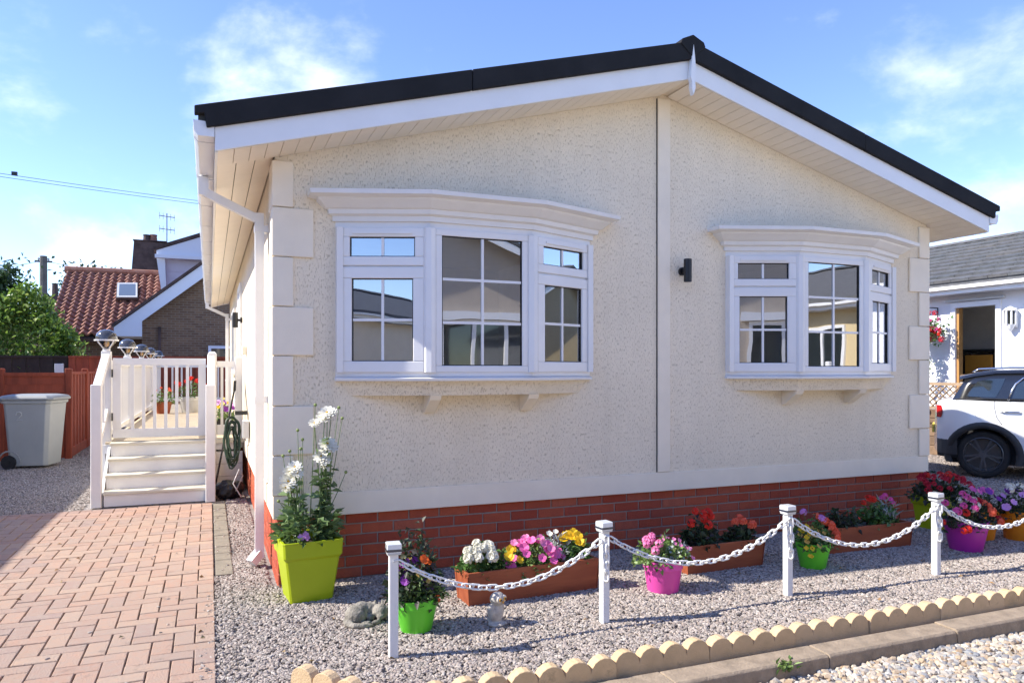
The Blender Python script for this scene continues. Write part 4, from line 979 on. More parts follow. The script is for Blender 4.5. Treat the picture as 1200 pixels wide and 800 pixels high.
# flower prototypes (meshes shared between copies)
def petal_ring(b, n, r, w, lift, cup=.0, z=0, ph=0):
    for k in range(n):
        a = 2*math.pi*k/n+ph; c, s = math.cos(a), math.sin(a); px, py = -s, c
        pts = [(0, 0, z), (c*r*.55+px*w/2, s*r*.55+py*w/2, z+lift*.5+cup), (c*r+px*w*.28, s*r+py*w*.28, z+lift), (c*r-px*w*.28, s*r-py*w*.28, z+lift), (c*r*.55-px*w/2, s*r*.55-py*w/2, z+lift*.5+cup)]
        b.add(pts, [(0, 1, 2), (0, 2, 3), (0, 3, 4)])
    return b
PROTO = {}
def proto(kind, pm):
    key = (kind, pm)
    if key in PROTO: return PROTO[key]
    b = MB()
    if kind == 'open':           # petunia, pansy: five wide petals, shallow funnel
        petal_ring(b, 5, .030, .036, .012)
    elif kind == 'pompom':       # geranium head: a ball of small florets
        for k in range(15):
            d = Vector((random.gauss(0, 1), random.gauss(0, 1), abs(random.gauss(.3, .8)))).normalized(); q = MB(); petal_ring(q, 4, .014, .014, .004, ph=k)
            mt = d.to_track_quat('Z', 'Y').to_matrix()
            b.add([mt @ Vector(v)+d*.022 for v in q.v], q.f)
    elif kind == 'ruffle':       # begonia: crowded ruffled petals
        for k in range(16):
            d = Vector((random.gauss(0, 1), random.gauss(-.2, 1), random.gauss(.4, .7))).normalized(); q = MB(); petal_ring(q, 3, .018, .022, .008, ph=k)
            mt = d.to_track_quat('Z', 'Y').to_matrix(); b.add([mt @ Vector(v)+d*.016 for v in q.v], q.f)
    elif kind == 'daisy':        # big white flower, two layers of petals
        petal_ring(b, 10, .055, .028, .014); petal_ring(b, 10, .042, .024, .018, z=.004, ph=.3); petal_ring(b, 7, .026, .018, .016, z=.008, ph=.1)
    elif kind == 'small':
        petal_ring(b, 4, .013, .014, .004)
    me = b.mesh('flower'); me.materials.append(M[pm]); PROTO[key] = me; return me
EYE = MB().sphere((0, 0, .008), .009, 6, 4, (1, 1, .6)).mesh('flower_centre'); EYE.materials.append(M['flower_eye'])
def flower(kind, pm, parent, loc, d, s=1, eye=False):
    q = Vector(d).to_track_quat('Z', 'Y').to_euler()
    o = inst('flower', proto(kind, pm), parent, loc, (q.x, q.y, q.z), (s, s, s))
    if eye: inst('flower_centre', EYE, o, (0, 0, .004), world=False)
    return o
def stemtube(b, p0, p1, r=.003, bend=.02):
    p0, p1 = Vector(p0), Vector(p1); m_ = p0.lerp(p1, .5)+Vector((random.uniform(-bend, bend), random.uniform(-bend, bend), 0)); b.tube([p0, m_, p1], [r, r*.85, r*.6], 4)
def plant(name, label, base, rx, ry, h, nleaf, leaf, lm, flowers, cat='plant', rz=0, up=.4, droop=0.0, group=None):
    """base = point on the soil; foliage fills an ellipsoid-ish clump; flowers [(kind, petal material, count, size, zone)]"""
    t = thing(name, label, cat, base, 0, group)
    bx, by, bz = base; cr, sr = math.cos(rz), math.sin(rz)
    h *= 1.12; rx *= 1.06; nleaf = int(nleaf*1.25)   # plants in full growth
    u = rng.uniform(-1, 1, (nleaf*3, 3)); u[:, 2] = (u[:, 2]+1)/2
    keep = (u[:, 0]**2+u[:, 1]**2+u[:, 2]**2*.9) < 1; u = u[keep][:nleaf]
    lump = .75+.35*np.sin(u[:, 0]*7+bx*9)*np.cos(u[:, 1]*6+by*5)
    X_ = u[:, 0]*rx; Y_ = u[:, 1]*ry; Zl = u[:, 2]*h*lump-droop*(u[:, 0]**2+u[:, 1]**2)
    P = np.stack([bx+X_*cr-Y_*sr, by+X_*sr+Y_*cr, bz+Zl], 1)
    D = rdir(len(P), up)+np.stack([X_*cr/rx-Y_*sr/ry*.6, X_*sr/rx+Y_*cr/ry*.6, 0*X_], 1)*.9
    leaf_mesh('foliage', P, D, leaf[0], leaf[1], M[lm], t)
    sb = MB()
    for k in range(10):
        i = random.randrange(len(P)); stemtube(sb, (bx+random.uniform(-.3, .3)*rx, by+random.uniform(-.3, .3)*ry, bz-.01), P[i])
    for kind, pm, n, s, (zx0, zx1), zlift in flowers:
        for k in range(n if n < 3 else int(n*1.4+.5)):
            a = random.uniform(0, 2*math.pi); rr = math.sqrt(random.random())
            fx = (zx0+zx1)/2+(zx1-zx0)/2*rr*math.cos(a); fy = .75*rr*math.sin(a)-.22
            top = math.sqrt(max(.05, 1-min(.95, fx*fx*.8+fy*fy*.8)))
            lx, ly, lz = fx*rx, fy*ry, top*h*.92+zlift*random.uniform(.6, 1.1)-droop*(fx*fx+fy*fy)*.8
            p = (bx+lx*cr-ly*sr, by+lx*sr+ly*cr, bz+lz)
            d = (fx*.6+random.uniform(-.4, .4)-.1, fy*.5-.75+random.uniform(-.35, .3), .8)
            flower(kind, pm, t, p, d, s*random.uniform(.8, 1.15), eye=False)
            stemtube(sb, (bx+lx*.5*cr, by+ly*.5, bz), p, .0022)
    sb.build('stem', M['stem'], t)
    return t

# tall lime planter by the corner with white anemone-like flowers
square_planter((.180, -.268, 0), .262, .372, .385, M['lime'], 'tall square lime planter at the left front corner of the house', R(5))
def tall_plant():
    bx, by, bz = .180, -.268, .335
    t = thing('white_flowering_plant', 'tall white flowered plant growing in the lime planter by the corner', 'plant', (bx, by, bz))
    sb = MB(); P = []; D = []
    heads = [(.335, -.285, 1.165, 1), (.31, -.27, 1.14, 1), (.205, -.26, 1.10, .7), (.38, -.29, 1.17, .7), (.335, -.29, .965, 1.05), (.37, -.30, .945, .9), (.275, -.28, .885, 1), (.30, -.30, .86, .8), (.32, -.27, .83, .7), (.09, -.28, .825, .9), (.055, -.27, .80, .8), (.045, -.29, .735, 1.1), (.10, -.30, .79, .8), (.03, -.29, .70, .8)]
    heads = [(.28+.06*(x-.3)/.1, y, z, s) if x > .15 else (x+.01, y, z, s) for x, y, z, s in heads]
    buds = [(.12, -.25, 1.06), (.15, -.25, 1.0), (.23, -.25, 1.22), (.40, -.26, 1.13), (.07, -.26, .93), (.03, -.25, .90), (.14, -.24, .94), (.38, -.25, 1.20), (.42, -.28, .78), (.0, -.28, .62)]
    for i, (x, y, z, s) in enumerate(heads):
        x0 = bx+(.09 if x > .15 else -.09)+random.uniform(-.05, .05); y0 = by+random.uniform(-.06, .06)
        m_ = Vector(((x0*.6+x*.4), (y0+y)/2, (bz+z)/2)); sb.tube([(x0, y0, bz), m_, (x, y, z)], [.005, .004, .0025], 5)
        flower('daisy', 'petal_white', t, (x, y, z), (random.uniform(-.3, .3), -.7, .75), s*1.0, eye=True)
        for k in range(16):
            f = random.random()**1.1*.80; q = Vector((x0, y0, bz)).lerp(m_, min(1, f*2)) if f < .5 else m_.lerp(Vector((x, y, z)), (f-.5)*2); P.append(q); a = random.uniform(0, 6.28); D.append((math.cos(a), math.sin(a), random.uniform(-.1, .7)))
    for x, y, z in buds:
        x0 = bx+(x-.2)*.5; sb.tube([(x0, by, bz+.15), (x*.6+x0*.4, y, (bz+z)/2+.1), (x, y, z)], [.003, .0025, .0016], 4)
        o = MB().sphere((x, y, z), .011, 7, 5); o.build('bud', M['leaf_light_plain'], t, smooth=True)
    leaf_mesh('stem_leaves', P, D, .075, .042, M['leaf_mid'], t)
    n = 230; a = rng.uniform(0, 6.28, n); r = np.sqrt(rng.uniform(0, 1, n))*.19
    P2 = np.stack([bx+r*np.cos(a), by+r*np.sin(a)*.95, bz+.02+rng.uniform(0, .30, n)*(1-.5*(r/.19)) ], 1); D2 = np.stack([np.cos(a), np.sin(a), rng.uniform(-.2, .9, n)], 1)
    leaf_mesh('foliage', P2, D2, .07, .036, M['leaf_mid'], t)
    sb.build('stem', M['stem'], t)
    for k in range(5): flower('small', 'petal_lilac', t, (bx-.05+random.uniform(-.04, .05), by-.17, bz+.07+random.uniform(-.01, .03)), (0, -1, .6), 1.4)
M['leaf_light_plain'] = mat('bud_green', (.20, .26, .07), .6)
M['leaf_mid'] = mat('leaf_mid', (0, 0, 0), .45, island=[(.09, .16, .05), (.15, .24, .085), (.22, .31, .13), (.07, .12, .04)], trans=.3)
tall_plant()

# pots from left to right
round_pot((.665, -1.125, 0), .083, .125, .185, M['green_pot'], 'bright green pot behind the leftmost post, beside the stone animal')
plant('pansy_plant', 'dark leaved plant with purple pansies in the left green pot', (.655, -1.12, .15), .15, .13, .40, 520, (.045, .026), 'leaf_dark', [('open', 'petal_orange', 1, .8, (.1, .2), .0), ('open', 'petal_purple', 7, .9, (-.55, .5), -.24), ('small', 'petal_cream', 7, 1.1, (-.5, .7), -.2), ('small', 'petal_orange', 4, 1.2, (.45, .8), -.2)])
plant('trailing_foliage', 'fresh green foliage at the rim of the left green pot', (.70, -1.16, .16), .13, .09, .16, 240, (.03, .018), 'leaf_light', [])
trough((1.068, -.868), (1.965, -.835), .20, .205, 'long red stained trough with white, pink and yellow flowers')
def tp(p, q, f, d=.09, z=.17): return (p[0]+(q[0]-p[0])*f, p[1]+(q[1]-p[1])*f+d, z)
T1 = ((1.068, -.868), (1.965, -.835))
plant('white_begonia', 'white ruffled begonia at the left end of the long trough', tp(*T1, .10), .13, .09, .16, 150, (.045, .035), 'leaf', [('ruffle', 'petal_white', 9, 1.25, (-1, 1), .02)])
plant('yellow_pansy', 'yellow pansy and leaves between the white begonia and pink petunias', tp(*T1, .32), .10, .09, .12, 150, (.04, .024), 'leaf_light', [('open', 'petal_yellow', 4, .95, (-.5, .8), .01)])
plant('pink_petunia', 'bright pink petunias spilling over the middle of the long trough', tp(*T1, .52), .20, .11, .17, 420, (.036, .022), 'leaf_light', [('open', 'petal_pink', 19, .95, (-1, 1.05), -.01), ('open', 'petal_pale_pink', 5, .85, (-.8, .6), .02)], droop=.03)
plant('silver_foliage', 'silver grey leaved plant towards the right of the long trough', tp(*T1, .72, .11), .10, .08, .19, 130, (.055, .014), 'leaf_silver', [('open', 'petal_white', 2, .7, (-.6, .4), .01)], up=.8)
plant('yellow_pansy', 'yellow pansies at the right end of the long trough by the post', tp(*T1, .87), .11, .09, .18, 180, (.045, .028), 'leaf', [('open', 'petal_yellow', 6, 1.1, (-.8, .5), .01), ('open', 'petal_pink', 1, .9, (-.9, -.7), -.05)])
round_pot((2.355, -1.03, 0), .098, .13, .205, M['pink_pot'], 'magenta pink pot between the second and middle chain posts')
plant('variegated_geranium', 'pale leaved geranium with pink flowers in the magenta pot', (2.35, -1.03, .17), .19, .14, .17, 480, (.034, .026), 'leaf_light', [('pompom', 'petal_pale_pink', 6, 1.0, (-.95, -.2), .03), ('small', 'petal_pale_pink', 7, 1.2, (-.2, 1), .01)], up=.5)
plant('silver_foliage', 'cream edged trailing leaves at the right of the magenta pot', (2.42, -1.05, .20), .12, .09, .12, 150, (.026, .018), 'leaf_silver', [])
trough((2.72, -.80), (3.38, -.79), .20, .20, 'red stained trough of red geraniums standing behind the magenta pot')
T2 = ((2.72, -.80), (3.38, -.79))
plant('red_geranium', 'dark leaved red geranium at the left of the middle trough', tp(*T2, .25), .15, .10, .20, 240, (.05, .042), 'leaf_dark', [('pompom', 'petal_red', 5, 1.15, (-1, .9), .06)])
plant('red_geranium', 'orange red geranium at the right end of the middle trough', tp(*T2, .80), .11, .10, .13, 150, (.05, .042), 'leaf_dark', [('pompom', 'petal_coral', 3, 1.2, (-.5, .6), .05)])
round_pot((3.70, -.965, 0), .085, .125, .185, M['green_pot'], 'bright green pot to the right of the middle chain post')
plant('mixed_bedding', 'coral, yellow and lilac bedding flowers filling the right green pot', (3.69, -.97, .16), .18, .14, .20, 330, (.036, .024), 'leaf', [('pompom', 'petal_coral', 7, 1.2, (.1, 1.05), .0), ('pompom', 'petal_lilac', 3, .85, (-.9, .2), .05), ('small', 'petal_cream', 13, 1.7, (-.7, .4), -.10), ('small', 'petal_yellow', 9, 1.4, (-1, -.2), -.06)], droop=.03)
trough((4.02, -.735), (4.93, -.77), .20, .20, 'red stained trough at the right in front of the brick base')
T3 = ((4.02, -.735), (4.93, -.77))
plant('leafy_bedding', 'dark green leafy plants at the left of the right hand trough', tp(*T3, .3), .22, .10, .13, 260, (.05, .034), 'leaf_dark', [('small', 'petal_red', 2, 1.0, (.2, .8), .0)])
plant('mixed_geranium', 'red and pink geraniums at the right of the right hand trough', tp(*T3, .72), .17, .11, .20, 240, (.05, .036), 'leaf', [('pompom', 'petal_red', 3, .95, (-.9, 0), .03), ('pompom', 'petal_pink', 3, .9, (.2, 1), .05)])
plant('silver_foliage', 'arching silver leaves among the pink geraniums of the right trough', tp(*T3, .80, .08, .2), .11, .08, .17, 90, (.08, .011), 'leaf_silver', [], up=.9)
square_planter((5.74, -.36, 0), .21, .285, .30, M['lime'], 'square lime planter at the right front corner of the house', R(4))
plant('red_geranium', 'tall crimson flowers in the lime planter at the right corner', (5.78, -.38, .27), .30, .2, .19, 380, (.05, .038), 'leaf_dark', [('pompom', 'petal_crimson', 18, 1.05, (-1, 1), .03), ('pompom', 'petal_red', 7, .95, (-1, 1), .03)])
round_pot((5.24, -1.03, 0), .115, .165, .24, M['purple_pot'], 'large purple pot to the right of the fourth chain post')
plant('mixed_bedding', 'pink, white and orange red flowers in the large purple pot', (5.24, -1.04, .21), .26, .17, .20, 420, (.042, .026), 'leaf_dark', [('pompom', 'petal_white', 5, .95, (-.6, .4), -.01), ('pompom', 'petal_pink', 5, 1.1, (-1, -.1), .04), ('pompom', 'petal_coral', 6, 1.1, (.1, .9), .0), ('pompom', 'petal_crimson', 6, 1.1, (.2, 1.1), -.02), ('pompom', 'petal_red', 3, 1.0, (-1.1, -.5), .0)], droop=.04)
round_pot((5.72, -.80, 0), .11, .15, .25, M['orange_pot'], 'orange pot standing behind the large purple pot')
plant('purple_petunia', 'purple and crimson flowers in the orange pot behind the purple pot', (5.72, -.80, .22), .20, .15, .17, 260, (.042, .026), 'leaf_dark', [('open', 'petal_purple', 6, 1.0, (-1, 1), .02), ('open', 'petal_pink', 5, 1.0, (-.8, .8), .02)])
round_pot((6.02, -.96, 0), .12, .16, .25, M['orange_pot'], 'orange pot at the right edge of the photo')
plant('lilac_petunia', 'lilac and white flowers in the orange pot at the right edge', (6.02, -.97, .22), .24, .17, .21, 340, (.042, .026), 'leaf_dark', [('open', 'petal_lilac', 13, 1.05, (-1, 1), .0), ('pompom', 'petal_white', 5, 1.05, (-.7, .4), .05), ('open', 'petal_purple', 5, 1.0, (-1, .6), .0)], droop=.03)

# ------------------------------------------------------------------ ornaments
def remesh(o, v=.006):
    r = o.modifiers.new('remesh', 'REMESH'); r.mode = 'VOXEL'; r.voxel_size = v; r.use_smooth_shade = True
    s = o.modifiers.new('smooth', 'SMOOTH'); s.factor = .5; s.iterations = 3
def owl():
    t = thing('owl_ornament', 'small pale owl ornament standing in front of the long trough', 'ornament', (1.105, -1.235, 0), R(28)); t.scale = (1.0, 1.0, .95)
    b = MB(); b.sphere((0, .005, .082), .046, 16, 12, (1, .9, 1.55)); b.sphere((0, -.004, .160), .043, 16, 12, (1.08, .98, .95))
    for s in (-1, 1):
        b.sphere((s*.041, .008, .085), .03, 12, 10, (.45, .9, 1.7), Matrix.Rotation(s*.12, 3, 'Y')); b.sphere((s*.02, -.035, .016), .017, 10, 8, (1, 1.3, .7))
    b.sphere((.0, .03, .03), .035, 12, 8, (.9, 1.1, .6)); b.sphere((0, 0, .012), .056, 16, 8, (1, .9, .3))
    o = b.build('body', M['owl'], t, local=True); remesh(o, .005)
    for s in (-1, 1):
        f = MB().sphere((s*.019, -.036, .163), .0215, 14, 8, (1, .38, 1)); fo = f.build('face_disc', M['owl_white'], t, local=True, smooth=True)
        e = MB().sphere((s*.019, -.0435, .163), .0115, 12, 8, (1, .5, 1)).build('eye', M['amber'], fo, local=True, smooth=True)
        MB().sphere((s*.019, -.0490, .163), .0062, 10, 6, (1, .4, 1)).build('pupil', M['black'], fo, local=True, smooth=True)
    MB().lathe([(.007, 0), (.0045, -.009), (.0005, -.017)], 8, (0, -.047, .154)).build('beak', M['amber'], t, local=True, smooth=True)
owl()
def sleeper_animal():
    t = thing('stone_animal', 'weathered stone ornament of a curled sleeping animal on the gravel', 'ornament', (.43, -.90, 0), R(12))
    b = MB()
    # body curled round: haunch on the left, back arching over, head with folded ears on the right, paws and tail in front
    b.sphere((-.062, .0, .055), .056, 16, 12, (1.15, 1.05, 1.0)); b.sphere((-.015, .035, .062), .05, 14, 10, (1.2, .9, 1.0)); b.sphere((.03, .03, .055), .05, 14, 10, (1.1, .9, .95))
    b.sphere((.078, -.025, .052), .044, 16, 12, (1.1, 1, 1.05)); b.sphere((.062, -.064, .038), .022, 12, 8, (1.1, .9, .85)); b.sphere((.105, .01, .088), .014, 10, 8, (.6, .9, 1.7)); b.sphere((.06, .008, .094), .014, 10, 8, (.6, .9, 1.6))
    b.sphere((-.058, -.045, .05), .036, 14, 10, (1.1, .45, 1.05)); b.sphere((-.03, -.072, .018), .02, 10, 8, (1.7, .8, .8)); b.sphere((.025, -.08, .016), .018, 10, 8, (1.7, .8, .8)); b.sphere((.01, -.035, .035), .024, 10, 8, (1, 1, 1))
    b.tube([(-.11, .03, .02), (-.125, -.03, .02), (-.10, -.075, .017), (-.05, -.095, .015), (.0, -.10, .012)], [.018, .02, .018, .015, .007], 8)
    o = b.build('body', M['stone'], t, local=True); remesh(o, .0042)
sleeper_animal()

# hose, broom, bag by the deck
h = thing('garden_hose', 'coiled green hose hanging on the side wall by the deck', 'hose', (-.16, 3.55, .8))
for k in range(6):
    pts = []
    rz_ = .25+random.uniform(-.07, .07); rx_ = .055+random.uniform(-.025, .03); yy = 3.5+k*.022
    for j in range(25):
        a = 2*math.pi*j/24+.3; pts.append((-.17+rx_*math.cos(a)+random.uniform(-.012, .012), yy+.05*math.sin(a*1.0), .70-.02*k+rz_*math.sin(a)))
    MB().tube(pts, .011, 6).build('coil', M['hose'], h, smooth=True)
MB().box(-.14, -.012, 3.5, 3.62, .95, .99).build('hook', M['black'], h)
br = thing('broom', 'black handled broom leaning against the wall behind the hose', 'broom', (-.33, 3.95, 0))
MB().tube([(-.34, 3.9, .12), (-.13, 4.05, 1.22)], .012, 6).build('handle', M['black'], br); MB().tube([(-.13, 4.05, 1.2), (-.125, 4.052, 1.32)], .018, 6).build('grip', M['rubber'], br)
MB().obox((-.44, 3.86, .09), (-.25, 3.92, .09), .05, .05).build('head', M['black'], br)
bag = MB(); bag.sphere((0, 0, .10), .13, 14, 10, (1.15, .9, .85)); bag.sphere((.1, -.03, .13), .07, 12, 8, (1, 1, .9)); bag.sphere((-.09, .02, .11), .08, 12, 8)
bt_ = thing('black_bag', 'black plastic sack on the ground between the steps and the wall', 'sack', (-.20, 3.72, 0))
bo = bag.build('sack', M['bag'] if 'bag' in M else M['black'], bt_, local=True); remesh(bo, .012)
dsp = bo.modifiers.new('crumple', 'DISPLACE'); tx = bpy.data.textures.new('crumple', 'CLOUDS'); tx.noise_scale = .05; dsp.texture = tx; dsp.strength = .05
hz = MB().tube([(-.13, 3.6, .1), (-.06, 3.52, .28), (-.10, 3.45, .36), (-.16, 3.5, .2), (-.08, 3.42, .06)], .007, 5); cb_ = hz.build('white_cable', M['cap_grey'], None, smooth=True); tag(cb_, 'loop of pale cable lying over the black sack by the wall', 'cable')

# pots on the deck behind gate
def deck_flowers(loc, label, pm, lm, potm, r):
    round_pot(loc, r*.7, r, r*1.5, potm, label[0]); plant('bedding_plant', label[1], (loc[0], loc[1], loc[2]+r*1.3), r*1.5, r*1.3, r*1.8, 160, (.05, .03), lm, pm)
deck_flowers((-.25, 5.1, DZ), ('small dark pot on the deck behind the short rail', 'purple and yellow flowers on the deck behind the short rail'), [('open', 'petal_purple', 7, 1.2, (-1, 1), .0), ('open', 'petal_lilac', 5, 1.2, (-1, 1), 0), ('open', 'petal_yellow', 4, 1.0, (-1, 1), .04)], 'leaf_light', M['black'], .13)
deck_flowers((-.75, 10.5, DZ), ('grey pot at the far end of the deck seen through the gate', 'red flowers at the far end of the deck seen through the gate'), [('pompom', 'petal_red', 10, 1.5, (-1, 1), .05)], 'leaf', M['cap_grey'], .2)
deck_flowers((-1.2, 10.2, DZ), ('terracotta pot by the far deck rail', 'green bedding plant by the far deck rail'), [('pompom', 'petal_coral', 3, 1.0, (-1, 1), .02)], 'leaf_light', M['terracotta'], .15)

# ------------------------------------------------------------------ CAR (local: x forward, y left, z up, origin at rear axle on the ground)
def car():
    t = thing('parked_car', 'white hatchback with black roof and black wheels parked beyond the house', 'car', (9.81, 2.03, 0), R(-55))
    WB = 2.52; RW = .315; AR = .385; Wd = .865
    x0, x1 = -.545, 3.32
    def belt(x): 
        return 1.00+.03*max(0, (1.2-x))*.5 if x < 2.05 else 1.0-.06*(x-2.05)-.10*max(0, x-2.8)**2
    def topz(x):
        z = belt(x)
        if x < x0+.16: z = min(z, .96+(x-x0)/.16*.06)
        if x > 3.05: z = min(z, .86-(x-3.05)*.55)
        return z
    def botz(x):
        z = .20
        if x < -.3: z = .24+max(0, (-.3-x))*.3
        if x > 2.9: z = .22+max(0, (x-2.9))*.3
        for c in (0, WB):
            d = abs(x-c)
            if d < AR: z = max(z, RW+math.sqrt(AR*AR-d*d)*1.0-.02)
        return z
    def half(x, z):
        w = Wd
        e0 = x-x0; e1 = x1-x
        if e0 < .42: w -= .30*(1-e0/.42)**2.6
        if e1 < .75: w -= .42*(1-e1/.75)**2.3
        k = (z-.62)
        w -= .05*max(0, k/.4)**2 + .045*max(0, -k/.4)**2
        return w
    xs = []
    x = x0
    while x < x1-1e-6: xs.append(x); x += .035
    xs.append(x1); nz = 9
    b = MB()
    for s in (-1, 1):
        rs = []
        for x in xs:
            zb, zt = botz(x), topz(x); rs.append([(x, s*half(x, zb+(zt-zb)*j/nz), zb+(zt-zb)*j/nz) for j in range(nz+1)])
        b.rings(rs if s > 0 else [list(r) for r in rs], cap=False, closed=False)
    # deck between the two belt lines, with shoulders; rear and front faces
    rs = []
    for x in xs:
        w = half(x, topz(x)); zt = topz(x); rs.append([(x, -w, zt), (x, -w*.94, zt+.022), (x, -w*.5, zt+.04), (x, 0, zt+.045), (x, w*.5, zt+.04), (x, w*.94, zt+.022), (x, w, zt)])
    b.rings(rs, cap=False, closed=False)
    for x, sg in ((x0, -1), (x1, 1)):
        rs = []
        for j in range(nz+1):
            z = botz(x)+(topz(x)-botz(x))*j/nz; w = half(x, z); rs.append([(x+sg*.06*(1-(q/3)**2)*(1 if z < .7 else .8), w*q/3, z) for q in range(-3, 4)])
        b.rings(rs, cap=False, closed=False)
    b.build('body', M['car_white'], t, smooth=True, local=True)
    MB().box(x0+.15, x1-.15, -.70, .70, .18, .5).build('underbody', M['rubber'], t, local=True)
    # greenhouse, dark glass all round under a black roof
    def gh(x, z):     # half width
        return .80-.10*(z-1.02)/.40-(.10*max(0, (x-1.6)/.9)**2 if x > 1.6 else 0)-(.16*max(0, (-.1-x)/.4)**2 if x < -.1 else 0)
    lo = [(-.36, 1.03), (-.22, 1.04), (0, 1.045), (.5, 1.035), (1.0, 1.02), (1.5, 1.01), (2.15, 1.0)]
    hi = [(-.20, 1.33), (-.08, 1.36), (.14, 1.395), (.55, 1.405), (.95, 1.40), (1.25, 1.385), (1.52, 1.35)]
    b = MB(); rs = []
    for (xa, za), (xb, zb) in zip(lo, hi):
        rs.append([(xa+(xb-xa)*k/3, -gh(xa+(xb-xa)*k/3, za+(zb-za)*k/3), za+(zb-za)*k/3) for k in range(4)]+[(xa+(xb-xa)*k/3, gh(xa+(xb-xa)*k/3, za+(zb-za)*k/3), za+(zb-za)*k/3) for k in (3, 2, 1, 0)])
    b.rings(rs, cap=True, closed=False); b.build('glasshouse', M['car_black'], t, smooth=True, local=True)
    rs = []
    for (xb, zb) in [(-.27, 1.315)]+hi[:]+[(1.56, 1.34)]:
        w = gh(xb, zb)+.012; rs.append([(xb, -w, zb), (xb, -w+.02, zb+.03), (xb, -w*.6, zb+.05), (xb, 0, zb+.058), (xb, w*.6, zb+.05), (xb, w-.02, zb+.03), (xb, w, zb)])
    b = MB().rings(rs, cap=True, closed=False); b.build('roof', M['car_black'], t, smooth=True, local=True)
    # side windows set proud of the pillars
    def sidepoly(name, pts, m, d=.006, par=t, both=True):
        for s in ((-1, 1) if both else (-1,)):
            MB().add([(x, s*(gh(x, z)+d), z) for x, z in pts], [tuple(range(len(pts))) if s < 0 else tuple(reversed(range(len(pts))))]).build(name, m, par, local=True)
    sidepoly('quarter_window', [(-.20, 1.085), (.14, 1.08), (.20, 1.20), (.25, 1.33), (.08, 1.325), (-.06, 1.29)], M['car_glass'])
    sidepoly('door_window', [(.32, 1.07), (1.30, 1.06), (1.78, 1.06), (1.50, 1.27), (1.32, 1.335), (.52, 1.345), (.38, 1.26)], M['car_glass'])
    arc = [(.28, 1.045), (.315, 1.17), (.36, 1.26), (.44, 1.335), (.54, 1.36), (1.32, 1.35)]
    for s in (-1, 1):
        MB().tube([(x, s*(gh(x, z)+.014), z) for x, z in arc], .012, 6).build('chrome_trim', M['chrome'], t, local=True, smooth=True)
        MB().tube([(x, s*(gh(x, z)+.012), z) for x, z in [(-.32, 1.045), (.0, 1.058), (.8, 1.05), (1.8, 1.03)]], .010, 5).build('belt_trim', M['black'], t, local=True)
        MB().tube([(x, s*.60, z) for x, z in [(-.12, 1.41), (-.05, 1.455), (.3, 1.475), (.9, 1.47), (1.25, 1.44), (1.3, 1.41)]], .014, 6).build('roof_rail', M['chrome'], t, local=True, smooth=True)
        # door shut line, handle, fuel cap
        MB().tube([(x, s*(half(x, z)+.0005), z) for x, z in [(.13, 1.03), (.13, .93), (.15, .82), (.21, .72)]], .004, 4).build('door_gap', M['black'], t, local=True)
        MB().tube([(.19, s*(half(.2, .90)+.0), .885), (.22, s*(half(.2, .9)+.028), .895), (.39, s*(half(.4, .9)+.028), .895), (.42, s*(half(.42, .9)), .885)], .012, 6).build('door_handle', M['chrome'], t, local=True, smooth=True)
        # wheel arch cladding
        for c in (0, WB):
            rs = []
            for k in range(23):
                a = R(-18+k*216/22); ca, sa = math.cos(a), math.sin(a); ring = []
                for rr, dd in ((AR-.02, -.05), (AR-.01, .018), (AR+.055, .022), (AR+.07, .0)):
                    xx = c+rr*ca; zz = max(.19, RW-.02+rr*sa); ring.append((xx, s*(half(min(max(xx, x0), x1), max(zz, .3))+dd), zz))
                rs.append(ring)
            MB().rings(rs, cap=False, closed=False).build('arch_trim', M['cladding'], t, local=True, smooth=True)
        rs = [[(x, s*(half(x, .25)+d), z) for d, z in ((.0, .34), (.02, .33), (.022, .22), (-.03, .19))] for x in [.36+.09*k for k in range(21)]]
        MB().rings(rs, cap=False, closed=False).build('sill_trim', M['cladding'], t, local=True)
        rs = [[(x, s*(half(max(x, x0), .35)+d), z) for d, z in ((.012, .50), (.026, .48), (.028, .3), (-.03, .25))] for x in [x0+.002, x0+.06, x0+.12, x0+.19, x0+.25]]
        MB().rings(rs, cap=False, closed=False).build('bumper_trim', M['cladding'], t, local=True)
        rs = []
        for z in (.79, .82, .87, .92, .955):
            rs.append([(x, s*(half(max(x, x0), z)+.012), z) for x in (x0-.004, x0+.025, x0+.05, x0+.052+.02*math.sin((z-.79)/.165*math.pi))])
        MB().rings(rs, cap=False, closed=False).build('tail_lamp', M['tail'], t, local=True, smooth=True)
        MB().tube([(1.72, s*.80, 1.06), (1.72, s*.98, 1.09)], [.03, .05], 8).build('wing_mirror', M['car_black'], t, local=True)
        hl = MB().sphere((x1-.16, s*.62, .72), .12, 14, 8, (.6, .8, 1)); hl.build('headlight', M['lamp_glass'], t, local=True, smooth=True)
        # wheels
        for c in (0, WB):
            y = s*.80
            prof = [(.225, .085), (.245, .10), (.29, .10), (.312, .075), (.315, 0), (.312, -.075), (.29, -.1), (.22, -.09)]
            ty = MB().rings([[(c+r*math.cos(2*math.pi*k/32), y-s*.075+s*d*.85, RW+r*math.sin(2*math.pi*k/32)) for k in range(32)] for r, d in prof], cap=False); wo = ty.build('wheel', M['rubber'], t, local=True, smooth=True)
            rm = MB().rings([[(c+r*math.cos(2*math.pi*k/32), y-s*.075+s*d, RW+r*math.sin(2*math.pi*k/32)) for k in range(32)] for r, d in [(.232, .082), (.222, .088), (.208, .06), (.20, -.02), (.001, -.02)]], cap=False); rm.build('rim', M['alloy'], wo, local=True)
            sp = MB()
            for k in range(10):
                a = 2*math.pi*k/10+(.16 if k % 2 else -.16)*.9; sp.obox((c+.035*math.cos(a), y-s*.005, RW+.035*math.sin(a)), (c+.215*math.cos(a), y+s*.004, RW+.215*math.sin(a)), .022, .03, up=(0, 1, 0))
